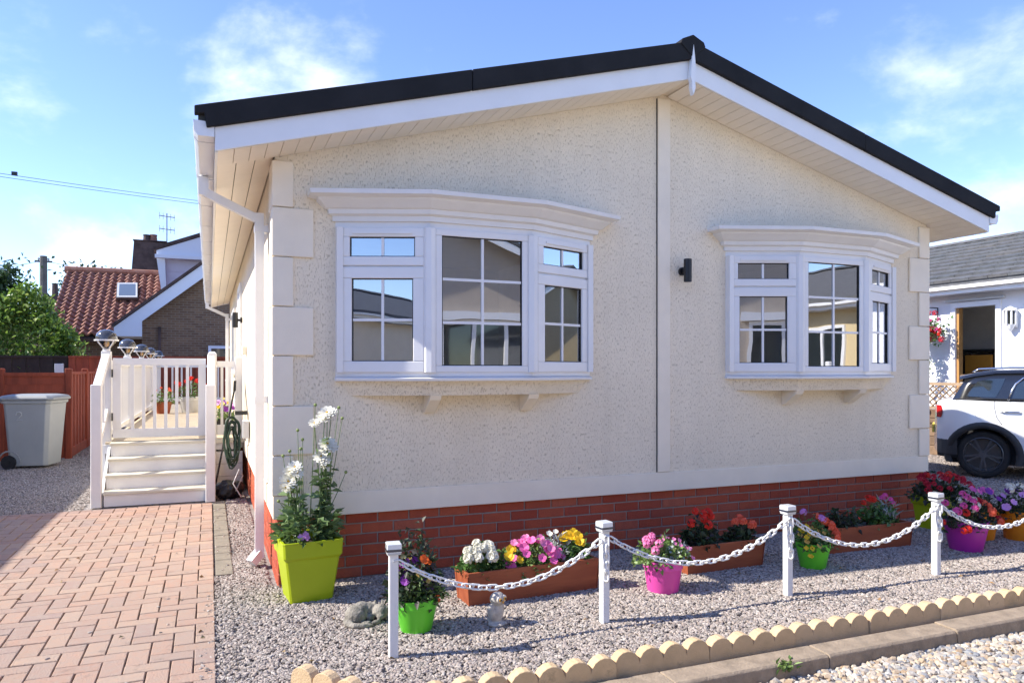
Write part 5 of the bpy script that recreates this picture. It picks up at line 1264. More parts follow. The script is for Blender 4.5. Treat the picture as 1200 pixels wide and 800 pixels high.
            sp.build('spokes', M['alloy'], wo, local=True)
            MB().tube([(c, y-s*.03, RW), (c, y+s*.016, RW)], .05, 14).build('hub', M['alloy'], wo, local=True)
    s = -1
    MB().tube([(-.02+.075*math.cos(a), s*(half(0, .86+.06*math.sin(a))+.001), .86+.06*math.sin(a)) for a in [2*math.pi*k/20 for k in range(20)]], .0028, 4, closed=True).build('fuel_cap', M['grey_fascia'], t, local=True)
    MB().box(1.0, 1.35, -.3, .3, .5, 1.12).build('seat', M['rubber'], t, local=True)
    MB().box(x0-.075, x0-.05, -.26, .26, .55, .67).build('number_plate', M['amber_plate'], t, local=True)
M['amber_plate'] = mat('plate_yellow', (.75, .6, .08), .5)
car()

# ------------------------------------------------------------------ neighbouring park homes
def gable_home(name, label, x0, x1, y0, y1, ez, rz, wm, rm, tiles=None, wins_=(), fz=.16, door=None, gwins=()):
    """ridge along y. wins_ = [(side 'W'/'E', y0, y1, z0, z1)]; gwins on the +y gable [(x0,x1,z0,z1)]"""
    t = thing(name, label, 'park home', ((x0+x1)/2, (y0+y1)/2, 0)); xm = (x0+x1)/2; sl_ = (rz-ez)/(xm-x0+.35)
    zt = lambda x: ez+sl_*(min(x-x0, x1-x)+.35)
    w = MB()
    if door:     # west wall with a door opening
        a, b2, c0, c1 = door
        w.box(x0, x0+.12, y0, a, -.05, zt(x0)); w.box(x0, x0+.12, b2, y1, -.05, zt(x0)); w.box(x0, x0+.12, a, b2, c1, zt(x0)); w.box(x0, x0+.12, a, b2, -.05, c0)
    else: w.box(x0, x0+.12, y0, y1, -.05, zt(x0))
    w.box(x1-.12, x1, y0, y1, -.05, zt(x1))
    for yy in (y0, y1-.12): w.prism([(x0+.12, yy, -.05), (x1-.12, yy, -.05), (x1-.12, yy, zt(x1-.12)), (xm, yy, zt(xm)), (x0+.12, yy, zt(x0+.12))], (0, .12, 0))
    w.build('wall', wm, t)
    for s in (0, 1):
        mx_ = (lambda x: x) if s == 0 else (lambda x: x0+x1-x)
        r = MB().prism([(mx_(x0-.4), y0-.35, ez-.02), (mx_(xm), y0-.35, zt(xm)), (mx_(xm), y0-.35, zt(xm)+.07), (mx_(x0-.4), y0-.35, ez+.05)], (0, y1-y0+.7, 0)); ro = r.build('roof', rm, t)
        MB().box(*sorted((mx_(x0-.37), mx_(x0-.35))), y0-.3, y1+.3, ez-fz, ez-.025).build('fascia', M['upvc'], t)
        MB().box(*sorted((mx_(x0-.46), mx_(x0-.372))), y0-.3, y1+.3, ez-.085, ez-.03).build('gutter', M['upvc'], t)
        MB().box(*sorted((mx_(x0-.349), mx_(x0-.002))), y0, y1, ez-fz, ez-fz+.02).build('soffit', M['grey_fascia'], t)
        for yy in (y0-.33, y1+.31): MB().prism([(mx_(x0-.35), yy, ez-.03), (mx_(xm), yy, zt(xm)-.01), (mx_(xm), yy, zt(xm)-.17), (mx_(x0-.35), yy, ez-.17)], (0, .02, 0)).build('bargeboard', M['upvc'], t)
        if tiles and s == 0:
            ya, yb_ = tiles; tw, th = .33, .345; L_ = math.hypot(xm-x0+.4, zt(xm)-ez); ang = math.atan2(zt(xm)-ez, xm-x0+.4); nr = int(L_/th)
            tm = MB().rings([[(0, 0, 0), (0, tw-.006, 0), (0, tw-.006, .05), (0, tw*.75, .058), (0, tw*.4, .044), (0, tw*.1, .052), (0, 0, .05)], [(th+.03, 0, -.004), (th+.03, tw-.006, -.004), (th+.03, tw-.006, .004), (th+.03, tw*.75, .008), (th+.03, tw*.4, .0), (th+.03, tw*.1, .006), (th+.03, 0, .004)]]).mesh('roof_tile'); tm.materials.append(M['slate'])
            for i in range(nr+1):
                for j in range(int((yb_-ya)/tw)):
                    d = i*th-.03; inst('roof_tile', tm, ro, (x0-.4+d*math.cos(ang), ya+j*tw+(.165 if i % 2 else 0), ez+.052+d*math.sin(ang)), (0, -ang, random.uniform(-.006, .006)))
    rc_ = MB().prism([(xm-.16, y0-.36, zt(xm)+.055), (xm, y0-.36, zt(xm)+.13), (xm+.16, y0-.36, zt(xm)+.055)], (0, y1-y0+.72, 0)); rc_.build('ridge', rm, t)
    for side, a, b2, c0, c1 in wins_:
        xx, sg = (x0, -1) if side == 'W' else (x1, 1); f = MB(); k = .07
        f.box(*sorted((xx+sg*.002, xx+sg*.05)), a, b2, c0, c0+k); f.box(*sorted((xx+sg*.002, xx+sg*.05)), a, b2, c1-k, c1)
        for q in (a, (a+b2)/2-k/2, b2-k): f.box(*sorted((xx+sg*.002, xx+sg*.05)), q, q+k, c0+k, c1-k)
        fo = f.build('window', M['upvc'], t); MB().box(*sorted((xx+sg*.002, xx+sg*.012)), a+k, b2-k, c0+k, c1-k).build('pane', M['car_glass'], fo)
    for a, b2, c0, c1 in gwins:
        f = MB(); k = .07
        f.box(a, b2, y1+.002, y1+.05, c0, c0+k); f.box(a, b2, y1+.002, y1+.05, c1-k, c1)
        for q in (a, a+(b2-a)*.33-k/2, a+(b2-a)*.67-k/2, b2-k): f.box(q, q+k, y1+.002, y1+.05, c0+k, c1-k)
        f.box(a-.12, b2+.12, y1+.002, y1+.14, c1+.01, c1+.15); f.box(a-.05, b2+.05, y1+.002, y1+.1, c0-.05, c0-.01)
        fo = f.build('window', M['upvc'], t); MB().box(a+k, b2-k, y1+.002, y1+.012, c0+k, c1-k).build('pane', M['car_glass'], fo)
    return t
DY0, DY1, DZ0, DZ1 = 3.33, 4.06, .5, 2.55
nb = gable_home('park_home', 'white neighbouring park home with grey tiled roof and open doorway', 12, 18, -3, 14, 2.93, 4.16, M['nb_white'], M['slate'], tiles=(2.2, 8.2), wins_=[('W', -1.6, -.2, 1.3, 2.4)], door=(DY0, DY1, DZ0, DZ1))
def nb_details():
    f = MB(); k = .09
    f.box(11.965, 12.06, DY0-k, DY0, DZ0, DZ1+k); f.box(11.965, 12.06, DY1, DY1+k, DZ0, DZ1+k); f.box(11.965, 12.06, DY0, DY1, DZ1, DZ1+k)
    df = f.build('door_frame', M['upvc'], nb)
    MB().box(11.93, 12.0, DY0-.16, DY1+.16, DZ1+k+.02, DZ1+k+.05).build('drip_bar', M['cap_grey'], df)
    MB().box(12.0, 12.1, DY1-.05, DY1-.001, DZ0, DZ1-.001).build('oak_jamb', M['oak'], df)
    # room behind
    rm = MB(); rm.box(12.13, 13.7, DY0-1.3, DY1+1.8, DZ0-.05, DZ0); rm.box(13.7, 13.8, DY0-1.3, DY1+1.8, DZ0, 2.8); rm.box(12.13, 13.7, DY1+1.8, DY1+1.9, DZ0, 2.8); rm.box(12.13, 13.7, DY0-1.4, DY0-1.3, DZ0, 2.8); rm.box(12.13, 13.8, DY0-1.4, DY1+1.9, 2.8, 2.85)
    rm.build('room', M['room_grey'], nb)
    cb = MB(); cb.box(13.3, 13.68, 4.2, 5.3, DZ0, 1.75); cb.box(13.3, 13.68, 4.2, 5.3, 1.8, 1.84); c_ = cb.build('cabinet', M['rubber'], nb)
    MB().box(12.9, 12.96, 4.05, 4.55, 1.15, 1.72).build('chair_back', M['cushion_orange'], nb)
    ch = MB()
    for yy in (4.05, 4.5): ch.obox((12.96, yy, DZ0), (13.0, yy, 1.75), .05, .05)
    ch.box(12.6, 12.96, 4.03, 4.57, .95, 1.0); ch.build('chair_frame', M['black'], nb)
    MB().box(12.02, 12.06, DY1-.42, DY1-.05, DZ0, 1.22).build('low_door', M['white_paint'], nb)
nb_details()
# lantern
ln = thing('wall_lantern', 'white half lantern on the white wall to the right of the doorway', 'lamp', (11.93, 3.06, 2.3))
def lantern():
    b = MB(); cx_, cy_, cz = 11.91, 3.04, 2.30
    b.lathe([(.095, .12), (.11, .13), (.07, .17), (.01, .2)], 10, (cx_, cy_, cz)); b.lathe([(.085, -.10), (.05, -.17), (.015, -.22)], 10, (cx_, cy_, cz), cap=True)
    for k in range(8): a = 2*math.pi*k/8; b.box(cx_+.088*math.cos(a)-.01, cx_+.088*math.cos(a)+.01, cy_+.088*math.sin(a)-.01, cy_+.088*math.sin(a)+.01, cz-.1, cz+.12)
    b.box(11.96, 11.999, cy_-.07, cy_+.07, cz-.15, cz+.17)
    b.build('frame', M['upvc'], ln); MB().lathe([(.07, -.1), (.07, .12)], 12, (cx_, cy_, cz)).build('shade', M['car_glass'], ln)
lantern()
# hanging basket
hb = thing('hanging_basket', 'hanging basket of red flowers and trailing leaves on the white wall', 'hanging basket', (11.72, 4.42, 2.03))
def basket():
    c = Vector((11.72, 4.42, 2.05))
    MB().tube([(11.99, c.y, 2.40), (11.99, c.y, 2.58), (11.74, c.y, 2.58), (11.72, c.y, 2.54)], .012, 5).build('bracket', M['black'], hb)
    b = MB()
    for k in range(3): a = 2.1*k; b.tube([(c.x, c.y, 2.54), (c.x+.16*math.cos(a), c.y+.16*math.sin(a), 2.12)], .005, 4)
    b.build('hanger', M['steel'], hb)
    MB().lathe([(.17, .06), (.15, -.03), (.09, -.1), (.01, -.13)], 14, c).build('bowl', M['sleeper'], hb)
    n = 420; P = rng.normal(size=(n, 3))*np.array([.10, .15, .10])+np.array([c.x-.02, c.y, c.z+.1]); leaf_mesh('foliage', P, rdir(n, .2), .07, .04, M['leaf'], hb)
    n = 420; u = rng.uniform(0, 1, n); P = np.stack([c.x-.10+rng.normal(size=n)*.05, c.y+.02+rng.normal(size=n)*.06+.05*np.sin(u*9), c.z-u**1.1*.85], 1); leaf_mesh('trailing_leaves', P, rdir(n, -.4), .06, .035, M['leaf_light'], hb)
    for k in range(46): flower('pompom', random.choice(['petal_crimson', 'petal_pink', 'petal_red']), hb, (c.x-.12+random.gauss(0, .08), c.y+random.gauss(0, .16), c.z+.12+random.gauss(0, .13)), (-1, -.3, .5), random.uniform(1.2, 1.9))
basket()
# sleeper planter with trellis in front of the neighbour's wall
sw = thing('sleeper_wall', 'low wall of stacked brown timber sleepers below the trellis', 'wall', (11.1, 4, 0))
for k in range(5):
    for j in range(3): bevel(MB().box(11.0+.015*k, 11.2, 2.6+j*1.3, 3.885+j*1.3, .0+k*.155, .15+k*.155).build('sleeper', M['sleeper'], sw), .01)
MB().box(11.2, 12.0, 2.6, 6.5, .0, .70).build('soil_bed', M['soil'], sw)
tr = thing('trellis', 'brown diamond trellis panel on the sleeper wall before the white home', 'trellis', (11.1, 4, .78))
def trellis():
    y0, y1, z0, z1 = 2.7, 6.4, .78, 1.18
    MB().box(11.07, 11.11, y0, y1, z1, z1+.05).build('rail', M['trellis'], tr); MB().box(11.07, 11.11, y0, y1, z0-.0, z0+.04).build('rail', M['trellis'], tr)
    y = y0-.4
    while y < y1:
        for s in (1, -1):
            a, b = (y, z0+.04), (y+.4, z1)
            if s < 0: a, b = (y+.4, z0+.04), (y, z1)
            def cl(p, q):
                (ya, za), (yb_, zb) = p, q
                pts = []
                for yy, zz in ((ya, za), (yb_, zb)):
                    y2 = min(max(yy, y0), y1); pts.append((y2, za+(zb-za)*(y2-ya)/(yb_-ya)))
                return pts
            pa, pb = cl(a, b)
            if abs(pa[0]-pb[0]) > .03: MB().obox((11.085+.008*s, *pa), (11.085+.008*s, *pb), .012, .03, up=(0, s*.7, .7) if False else (1, 0, 0)).build('lath', M['trellis'], tr)
        y += .125
trellis()
for k, (yy, pm, lb) in enumerate([(4.5, 'petal_yellow', 'yellow flowers showing through the trellis'), (4.05, 'petal_red', 'red flower in front of the trellis beside the car')]):
    plant('bedding_plant', lb, (11.25 if k == 0 else 10.93, yy, .72 if k == 0 else .62), .14, .2, .25, 90, (.05, .03), 'leaf', [('pompom', pm, 6, 1.3, (-1, 1), .02)])
# homes out of view across the road and to the left: seen in the window glass, and shading the drive
gable_home('park_home', 'tan park home across the road, mirrored in the bow windows', -.8, 6.2, -19.5, -8.0, 3.0, 4.5, M['tan_home'], M['slate'], gwins=[(.1, 2.0, 1.35, 2.35), (3.4, 5.3, 1.35, 2.35)])
gable_home('park_home', 'yellow park home across the road, mirrored in the right bow window', 12.2, 18.5, -17, -5.2, 2.9, 4.1, M['yellow_home'], M['slate'], wins_=[('W', -8.4, -7.2, 1.3, 2.4), ('W', -12.5, -11, 1.3, 2.4)])
gable_home('park_home', 'grey roofed park home across the road to the far left', -13, -7, -20, -10.5, 2.9, 4.0, M['cream'], M['slate'], gwins=[(-12, -10.2, 1.35, 2.35)])
gable_home('park_home', 'park home on the left whose roof shades the brick drive', -11.5, -5.62, -4.5, 9.6, 2.95, 4.15, M['cream'], M['slate'], wins_=[('E', -2, -.5, 1.3, 2.4)])
# white balustrade of the opposite veranda (mirrored in the left bow window)
vb = thing('veranda_rail', 'white baluster rail in front of the neighbouring home near the road', 'railing', (11, -4.5, 0))
MB().box(10.95, 11.02, -6.5, -3.0, 1.45, 1.52).build('rail', M['upvc'], vb); MB().box(10.95, 11.02, -6.5, -3.0, .55, .62).build('rail', M['upvc'], vb); MB().box(10.95, 12, -6.5, -3.0, .3, .5).build('base', M['upvc'], vb)
for k in range(24): inst('baluster', bal, vb, (10.985, -6.4+k*.145, .62), (0, 0, 0), (1, 1, 1.06))
for k in range(4): MB().cbox(10.93, 11.04, -6.5+k*1.14, -6.39+k*1.14, 0, 1.62, .01).build('post', M['upvc'], vb)

# ------------------------------------------------------------------ background left: bungalow, trees, pole, cables
def ray(px, py):
    r = (px-600)/863; u = (433-py)/863
    return Vector((r*_c+_s, -r*_s+_c, u))
def atY(px, py, y): d = ray(px, py); k = (y-CAM[1])/d.y; return Vector(CAM)+d*k
def atF(px, py, w): return Vector(CAM)+ray(px, py)*w
def bungalow():
    GY = 21.0
    t = thing('brick_bungalow', 'brown brick bungalow with red pantile roof and white bargeboard behind the fence', 'house', (-4, GY, 0))
    a = atY(135, 383, GY); b = atY(240, 309, GY); sl_ = (b.z-a.z)/(b.x-a.x); ax = a.x; az = a.z
    apx = ax+6.2; apz = az+sl_*6.2
    # gable wall
    w = MB().prism([(ax+.75, GY, 0), (2*apx-ax-.75, GY, 0), (2*apx-ax-.75, GY, az+.75*sl_-.15), (apx, GY, apz-.2), (ax+.75, GY, az+.75*sl_-.15)], (0, .3, 0)); w.build('gable_wall', M['brown_brick'], t)
    # bargeboard and boxed end, roof edge
    bb = MB().prism([(ax, GY-.36, az-.02), (apx, GY-.36, apz-.02), (apx, GY-.36, apz-.46), (ax+.78, GY-.36, az+.78*sl_-.46), (ax+.78, GY-.36, az-.3), (ax, GY-.36, az-.3)], (0, .04, 0)); bb.build('bargeboard', M['white_far'], t)
    MB().prism([(apx, GY-.36, apz-.02), (2*apx-ax, GY-.36, az-.02), (2*apx-ax, GY-.36, az-.46), (apx, GY-.36, apz-.46)], (0, .04, 0)).build('bargeboard', M['white_far'], t)
    for s in (1, -1):
        X_ = (lambda x: x) if s == 1 else (lambda x: 2*apx-x)
        MB().prism([(X_(ax-.05), GY-.42, az-.03), (X_(apx), GY-.42, apz), (X_(apx), GY-.42, apz+.10), (X_(ax-.05), GY-.42, az+.07)], (0, 7.5, 0)).build('roof', M['dark_brick'], t)
    MB().prism([(ax+.02, GY-.31, az-.28), (ax+.75, GY-.31, az-.28), (ax+.75, GY-.31, az+.3), (ax+.02, GY-.31, az-.08)], (0, 7, 0)).build('eave_box', M['white_far'], t)
    # window low at the right of the gable
    p = atY(244, 405, GY-.05); q = atY(272, 440, GY-.05)
    f = MB(); k = .09; f.box(p.x, p.x+1.5, GY-.08, GY-.002, p.z-k, p.z); f.box(p.x, p.x+1.5, GY-.08, GY-.002, p.z-1.3, p.z-1.2)
    for xx in (p.x, p.x+.7, p.x+1.41): f.box(xx, xx+k, GY-.08, GY-.002, p.z-1.2, p.z-k)
    fo = f.build('window', M['white_far'], t); MB().box(p.x+k, p.x+1.41, GY-.03, GY-.002, p.z-1.2, p.z-k).build('pane', M['car_glass'], fo)
    pp = atY(187, 415, GY-.05); MB().box(pp.x-.04, pp.x+.04, GY-.09, GY-.002, 0, atY(187, 383, GY).z).build('soil_pipe', M['dark_brick'], t)
    # main pantile roof facing us
    RY = 27.5; r0 = atY(76, 319, RY); r1 = atY(196, 323, RY); ridge_z = (r0.z+r1.z)/2
    EY = 23.4; e0 = atY(57, 392, EY)
    sly = (ridge_z-e0.z)/(RY-EY); ang = math.atan(sly); L_ = math.hypot(RY-EY, ridge_z-e0.z)
    xr = r1.x+.2; xl = r0.x+.1
    MB().prism([(xl, EY, e0.z-.1), (xr+3, EY, e0.z-.1), (xr+3, RY, ridge_z-.1), (xl, RY, ridge_z-.1)], (0, .05, -.12)).build('roof_deck', M['dark_brick'], t)
    tw, th = .26, .30; tm = MB(); prof = []
    for k in range(7): u = k/6; prof.append((u*tw, .05*math.cos(u*2*math.pi*.92-.4)+.05))
    n = len(prof); rs = [[(x, 0, z+.045) for x, z in prof]+[(x, 0, z-.03) for x, z in reversed(prof)], [(x, th+.03, z-.02) for x, z in prof]+[(x, th+.03, z-.045) for x, z in reversed(prof)]]
    tm.rings(rs); tmm = tm.mesh('pantile'); tmm.materials.append(M['pantile'])
    nr = int(L_/th)
    for i in range(nr+1):
        d = i*th; x = xl; 
        while x < xr-.1: inst('pantile', tmm, t, (x, EY+d*math.cos(ang), e0.z+d*math.sin(ang)), (ang, 0, random.uniform(-.01, .01))); x += tw
    MB().tube([(xl-.1, RY, ridge_z+.08), (xr+.2, RY, ridge_z+.08)], .14, 8).build('ridge_tiles', M['pantile'], t)
    MB().box(xl+.2, xr, EY+.4, EY+.6, 0, e0.z).build('house_wall', M['brown_brick'], t)
    # skylight
    yk = 24.9
    def onroof(px, py):
        d = ray(px, py); c0 = Vector(CAM); # plane through eave line with slope
        k = (e0.z+.14+sly*(c0.y-EY)-c0.z)/(d.z-sly*d.y); return c0+d*k
    c4 = [onroof(137, 334), onroof(162, 334), onroof(162, 352), onroof(136, 352)]
    nrm = Vector((0, -math.sin(ang), math.cos(ang)))
    sf = MB().prism(c4, nrm*.1); so2 = sf.build('skylight', M['dark_brick'], t)
    cc = sum(c4, Vector())/4; i1 = [cc+(p-cc)*.93+nrm*.103 for p in c4]; MB().prism(i1, nrm*.02).build('skylight_frame', M['cap_grey'], so2)
    i2 = [cc+(p-cc)*.74+nrm*.126 for p in c4]; MB().prism(i2, nrm*.006).build('pane', M['glass_sky'], so2)
    # dormer behind the gable edge
    DYy = 25.2
    d0 = atY(184, 294, DYy); d1 = atY(192, 372, DYy); d2 = atY(242, 277, DYy)
    MB().prism([(atY(194, 300, DYy).x, DYy, d1.z-.4), (d2.x+3, DYy, d1.z-.4), (d2.x+3, DYy, d0.z-.2), (atY(194, 300, DYy).x, DYy, d0.z-.2)], (0, 3, 0)).build('dormer_cheek', M['lilac_clad'], t)
    for k in range(9):
        z = d1.z-.35+k*.26
        if z+.24 < d0.z-.2: MB().box(atY(194, 300, DYy).x+.02, d2.x+2, DYy-.02, DYy-.001, z, z+.245).build('cladding_board', M['lilac_clad'], t)
    sg = (d2.z-d0.z)/(d2.x-d0.x)
    MB().prism([(d0.x, DYy-.3, d0.z-.02), (d0.x+2.6, DYy-.3, d0.z+2.6*sg), (d0.x+5.2, DYy-.3, d0.z-.02), (d0.x+5.2, DYy-.3, d0.z-.16), (d0.x, DYy-.3, d0.z-.16)], (0, .05, 0)).build('dormer_gable', M['white_far'], t)
    MB().prism([(d0.x-.1, DYy-.35, d0.z-.02), (d0.x+2.6, DYy-.35, d0.z+2.6*sg+.02), (d0.x+2.6, DYy-.35, d0.z+2.6*sg+.16), (d0.x-.1, DYy-.35, d0.z+.1)], (0, 3.4, 0)).build('dormer_roof', M['dark_brick'], t)
    MB().prism([(d0.x+2.6, DYy-.35, d0.z+2.6*sg+.02), (d0.x+5.3, DYy-.35, d0.z-.02), (d0.x+5.3, DYy-.35, d0.z+.1), (d0.x+2.6, DYy-.35, d0.z+2.6*sg+.16)], (0, 3.4, 0)).build('dormer_roof', M['dark_brick'], t)
    MB().box(d0.x-.05, d0.x+4.6, DYy-.42, DYy-.305, d0.z-.30, d0.z-.17).build('dormer_gutter', M['white_far'], t)
    MB().prism([(d0.x, DYy-.25, d0.z-.3), (d0.x+.28, DYy-.25, d0.z-.3), (atY(195, 345, DYy-.25).x, DYy-.25, atY(195, 345, DYy).z), (atY(193, 352, DYy-.25).x-.1, DYy-.25, atY(193, 345, DYy).z)], (0, .25, 0)).build('dormer_return', M['white_far'], t)
    # old brick stack behind the ridge, with a pot; aerial
    CY = 29.0
    c = [atY(151, 326, CY), atY(200, 326, CY), atY(194, 285, CY), atY(157, 281, CY)]
    ck = MB().prism([(c[0].x, CY, c[0].z-1.0), (c[1].x, CY, c[1].z-1.0), (c[2].x, CY, c[2].z), (c[3].x, CY, c[3].z)], (0, 1.0, 0)); co = ck.build('chimney', M['dark_brick'], t)
    cp = atY(176, 283, CY+.4)
    MB().box(c[3].x-.04, c[2].x+.04, CY-.04, CY+1.04, c[2].z+.05, c[3].z+.02).build('chimney_cap', M['dark_brick'], co)
    for px, m_ in ((180, 'pantile'), (172, 'dark_brick')): q = atY(px, 283, CY+.4); MB().lathe([(.16, -.1), (.13, .2), (.15, .28)], 10, q).build('chimney_pot', M[m_], co)
    q = atY(195.5, 300, 29.6); q2 = atY(194.5, 250, 29.6)
    an = MB(); an.tube([q, (q.x, q.y, q2.z)], .03, 5)
    for py in (254, 269): 
        z = atY(195, py, 29.6).z; an.tube([(q.x-.3, q.y-.2, z), (q.x+.3, q.y+.2, z+.02)], .02, 4)
        for k in range(5): an.tube([(q.x-.28+k*.14, q.y-.2+k*.1, z-.14), (q.x-.28+k*.14, q.y-.2+k*.1, z+.14)], .015, 4)
    an.build('tv_aerial', M['steel'], t)
M['glass_sky'] = mat('skylight_glass', (.12, .15, .18), .05, coat=1, spec=.9)
bungalow()
# far chimneyed house by the pole
fh = thing('far_house', 'distant house with a brick chimney beside the utility pole', 'house', atF(62, 433, 40)*1)
def farhouse():
    p = atF(62, 345, 40); z0 = atF(62, 372, 40).z
    MB().box(p.x-.42, p.x+.42, p.y-.4, p.y+.4, 0, p.z-.1).build('chimney', M['dark_brick'], fh); q = MB().lathe([(.16, -.1), (.14, .55), (.18, .6)], 8, (p.x+.1, p.y, p.z)); q.build('chimney_pot', M['dark_brick'], fh)
    MB().prism([(p.x-3, p.y-2, 0), (p.x-3, p.y+2, 0), (p.x-3, p.y+2, z0-1.6), (p.x-3, p.y, z0-.2), (p.x-3, p.y-2, z0-1.6)], (6, 0, 0)).build('wall', M['brown_brick'], fh)
    MB().prism([(p.x-3.2, p.y-2.3, z0-1.8), (p.x-3.2, p.y, z0-.1), (p.x-3.2, p.y, z0+.05), (p.x-3.2, p.y-2.3, z0-1.65)], (6.4, 0, 0)).build('roof', M['dark_brick'], fh); MB().prism([(p.x-3.2, p.y+2.3, z0-1.8), (p.x-3.2, p.y, z0-.1), (p.x-3.2, p.y, z0+.05), (p.x-3.2, p.y+2.3, z0-1.65)], (6.4, 0, 0)).build('roof', M['dark_brick'], fh)
farhouse()
po = thing('utility_pole', 'tall grey utility pole rising behind the hedge at the left', 'pole', (*atF(51, 433, 34).xy, 0))
q = atF(51, 300, 34); MB().tube([(q.x, q.y, 0), (q.x, q.y, q.z)], [.19, .15], 10).build('shaft', M['pole'], po)
MB().obox((q.x-.35, q.y, q.z-.25), (q.x+.35, q.y, q.z-.25), .08, .08).build('crossarm', M['pole'], po)
for k in (-.2, .2): MB().lathe([(.03, 0), (.05, .06), (.03, .12)], 8, (q.x+k, q.y, q.z-.2)).build('insulator', M['cap_grey'], po)
def cable(name, label, a, b, sag, r):
    a, b = Vector(a), Vector(b); pts = [a.lerp(b, k/24)-Vector((0, 0, 4*sag*(k/24)*(1-k/24))) for k in range(25)]
    o = MB().tube(pts, r, 5).build(name, M['rubber'], None); tag(o, label, 'cable')
cable('overhead_cable', 'upper of the two overhead cables crossing the sky at the left', atF(-420, 138, 16), atF(330, 247, 34), .12, .008)
cable('overhead_cable', 'lower of the two overhead cables crossing the sky at the left', atF(-420, 141, 16), atF(330, 250, 34), .14, .008)
q_ = atF(17, 203.5, 21.2); o = MB().box(q_.x-.07, q_.x+.07, q_.y-.04, q_.y+.04, q_.z-.05, q_.z+.05).build('cable_clamp', M['black'], None); tag(o, 'small dark clamp on the overhead cables near the left edge', 'clamp')
cable('overhead_cable', 'thin cable running from the utility pole to the right', (q.x, q.y, q.z-.2), atF(240, 318, 50), .5, .012)
cable('overhead_cable', 'thin cable running from the utility pole to the left', (q.x, q.y, q.z-.2), atF(-300, 345, 45), .4, .012)

# hedge: a laurel mass over the dark fence
def hedge():
    t = thing('laurel_hedge', 'bright green laurel hedge rising over the dark fence', 'hedge', (-8, 17.5, 0))
    P = []; D = []
    n = 21000
    x = rng.uniform(-13, -3.7, n); y = rng.uniform(16.7, 20.3, n)
    top = 3.75+.30*np.sin(x*1.7+.5)+.25*np.sin(x*3.9+1)-np.clip((x+4.75)*1.3, 0, 2.4)+.45*np.exp(-((x+9.6)/1.2)**2)+.12*np.sin(y*5)
    shell = rng.uniform(0, 1, n)**.6
    z = 1.0+(top-1.0)*shell
    front = rng.uniform(0, 1, n) < .72
    y = np.where(front, 16.7+rng.uniform(0, .5, n)+np.clip(z-1.6, 0, 3)*.45+.25*np.sin(x*2.3)*np.sin(z*3), y)
    P = np.stack([x, y, z], 1); D = rdir(n, .5); D[:, 1] -= .6
    leaf_mesh('foliage', P, D, .165, .075, M['laurel'], t)
    sb = MB()
    for k in range(9): xx = -12.5+k*1.02; sb.tube([(xx, 18.2, 0), (xx+.1, 18.1, 1.4), (xx+random.uniform(-.4, .4), 18, 2.4)], [.06, .045, .02], 6)
    sb.build('stem', M['bark'], t)
hedge()
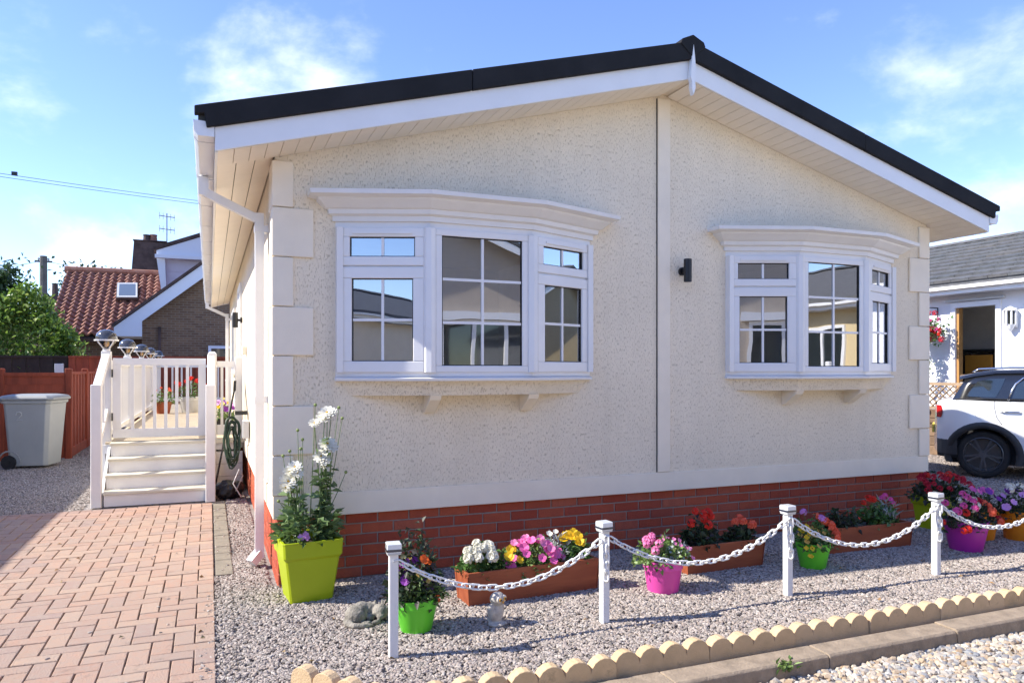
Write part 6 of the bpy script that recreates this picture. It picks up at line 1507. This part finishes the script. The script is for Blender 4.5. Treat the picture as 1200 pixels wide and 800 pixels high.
def tree(loc, h, cr, ch, n, label, leaf=.16, lm='tree_leaf', blobs=14, name='tree'):
    t = thing(name, label, 'tree', loc); x, y, z = loc
    sb = MB().tube([(x, y, z), (x+.1, y, z+h*.3), (x-.05, y+.1, z+h*.6), (x, y, z+h*.92)], [h*.03, h*.022, h*.014, h*.005], 8)
    C_ = []
    for k in range(blobs):
        a = random.uniform(0, 6.28); f = random.uniform(.0, 1); rr = cr*math.sqrt(random.random())*(1-.45*f); c = Vector((x+rr*math.cos(a), y+rr*math.sin(a), z+h-ch+ch*f*.92)); C_.append(c)
        b0 = Vector((x, y, z+h*(.35+.5*f))); sb.tube([b0, b0.lerp(c, .5)+Vector((0, 0, .1)), c], [h*.01, h*.007, h*.003], 5)
    sb.build('trunk', M['bark'], t)
    P = np.concatenate([rng.normal(size=(n//blobs, 3))*np.array([.30, .30, .24])*cr*random.uniform(.55, 1.0)+np.array(c) for c in C_]); leaf_mesh('crown', P, rdir(len(P), .2), leaf, leaf*.55, M[lm], t)
p = atF(-6, 433, 23); tree((p.x, p.y, 0), 4.75, 1.15, 2.9, 6500, 'dark leafy tree rising behind the hedge at the left edge', .16, blobs=26)
p = atF(100, 433, 55); tree((p.x, p.y, 0), 9.9, 2.3, 5.5, 2600, 'distant tree showing above the red pantile roof', .36, blobs=12)
p = atF(146, 433, 56); tree((p.x, p.y, 0), 9.3, 1.7, 4, 1300, 'small distant tree beside the old chimney', .36, blobs=8)
# far tree line closing the horizon
for k, (px, w, hh) in enumerate([(250, 60, 6.0), (320, 70, 7), (20, 62, 6.5), (1240, 60, 7)]):
    p = atF(px, 433, w); tree((p.x, p.y, 0), hh, 3.2, 5, 1800, ['distant tree hidden mostly by the park home', 'distant tree right behind the park home', 'distant low tree behind the utility pole', 'distant tree behind the white neighbouring home'][k], .4, blobs=12)
# a weed in the kerb joint, a few fallen leaves and petals on the gravel and drive
wd = thing('weed', 'small green weed growing in the joint of the worn kerb', 'weed', (2.24, -2.262, -.05))
_n = 60; _P = np.stack([2.24+rng.normal(size=_n)*.03, -2.27+rng.normal(size=_n)*.012, -.06+rng.uniform(0, .05, _n)], 1); leaf_mesh('foliage', _P, rdir(_n, 1.2), .045, .014, M['leaf_light'], wd)
M['dry_leaf'] = mat('dry_leaf', (0, 0, 0), .8, island=[(.28, .15, .06), (.36, .22, .09), (.20, .12, .06), (.34, .27, .12)])
_n = 46; _P = np.concatenate([np.stack([rng.uniform(-1.6, -.4, 14), rng.uniform(-1.2, 3.3, 14), np.full(14, .022)], 1), np.stack([rng.uniform(-.2, 5.5, 22), rng.uniform(-1.9, -.6, 22), np.full(22, .018)], 1), np.stack([rng.uniform(1.2, 4.5, 10), rng.uniform(-2.6, -2.3, 10), np.full(10, -.055)], 1)])
_D = rdir(_n, 0); _D[:, 2] = .08; o = leaf_mesh('fallen_leaves', _P, _D, .036, .02, M['dry_leaf'], None); tag(o, kind='stuff')
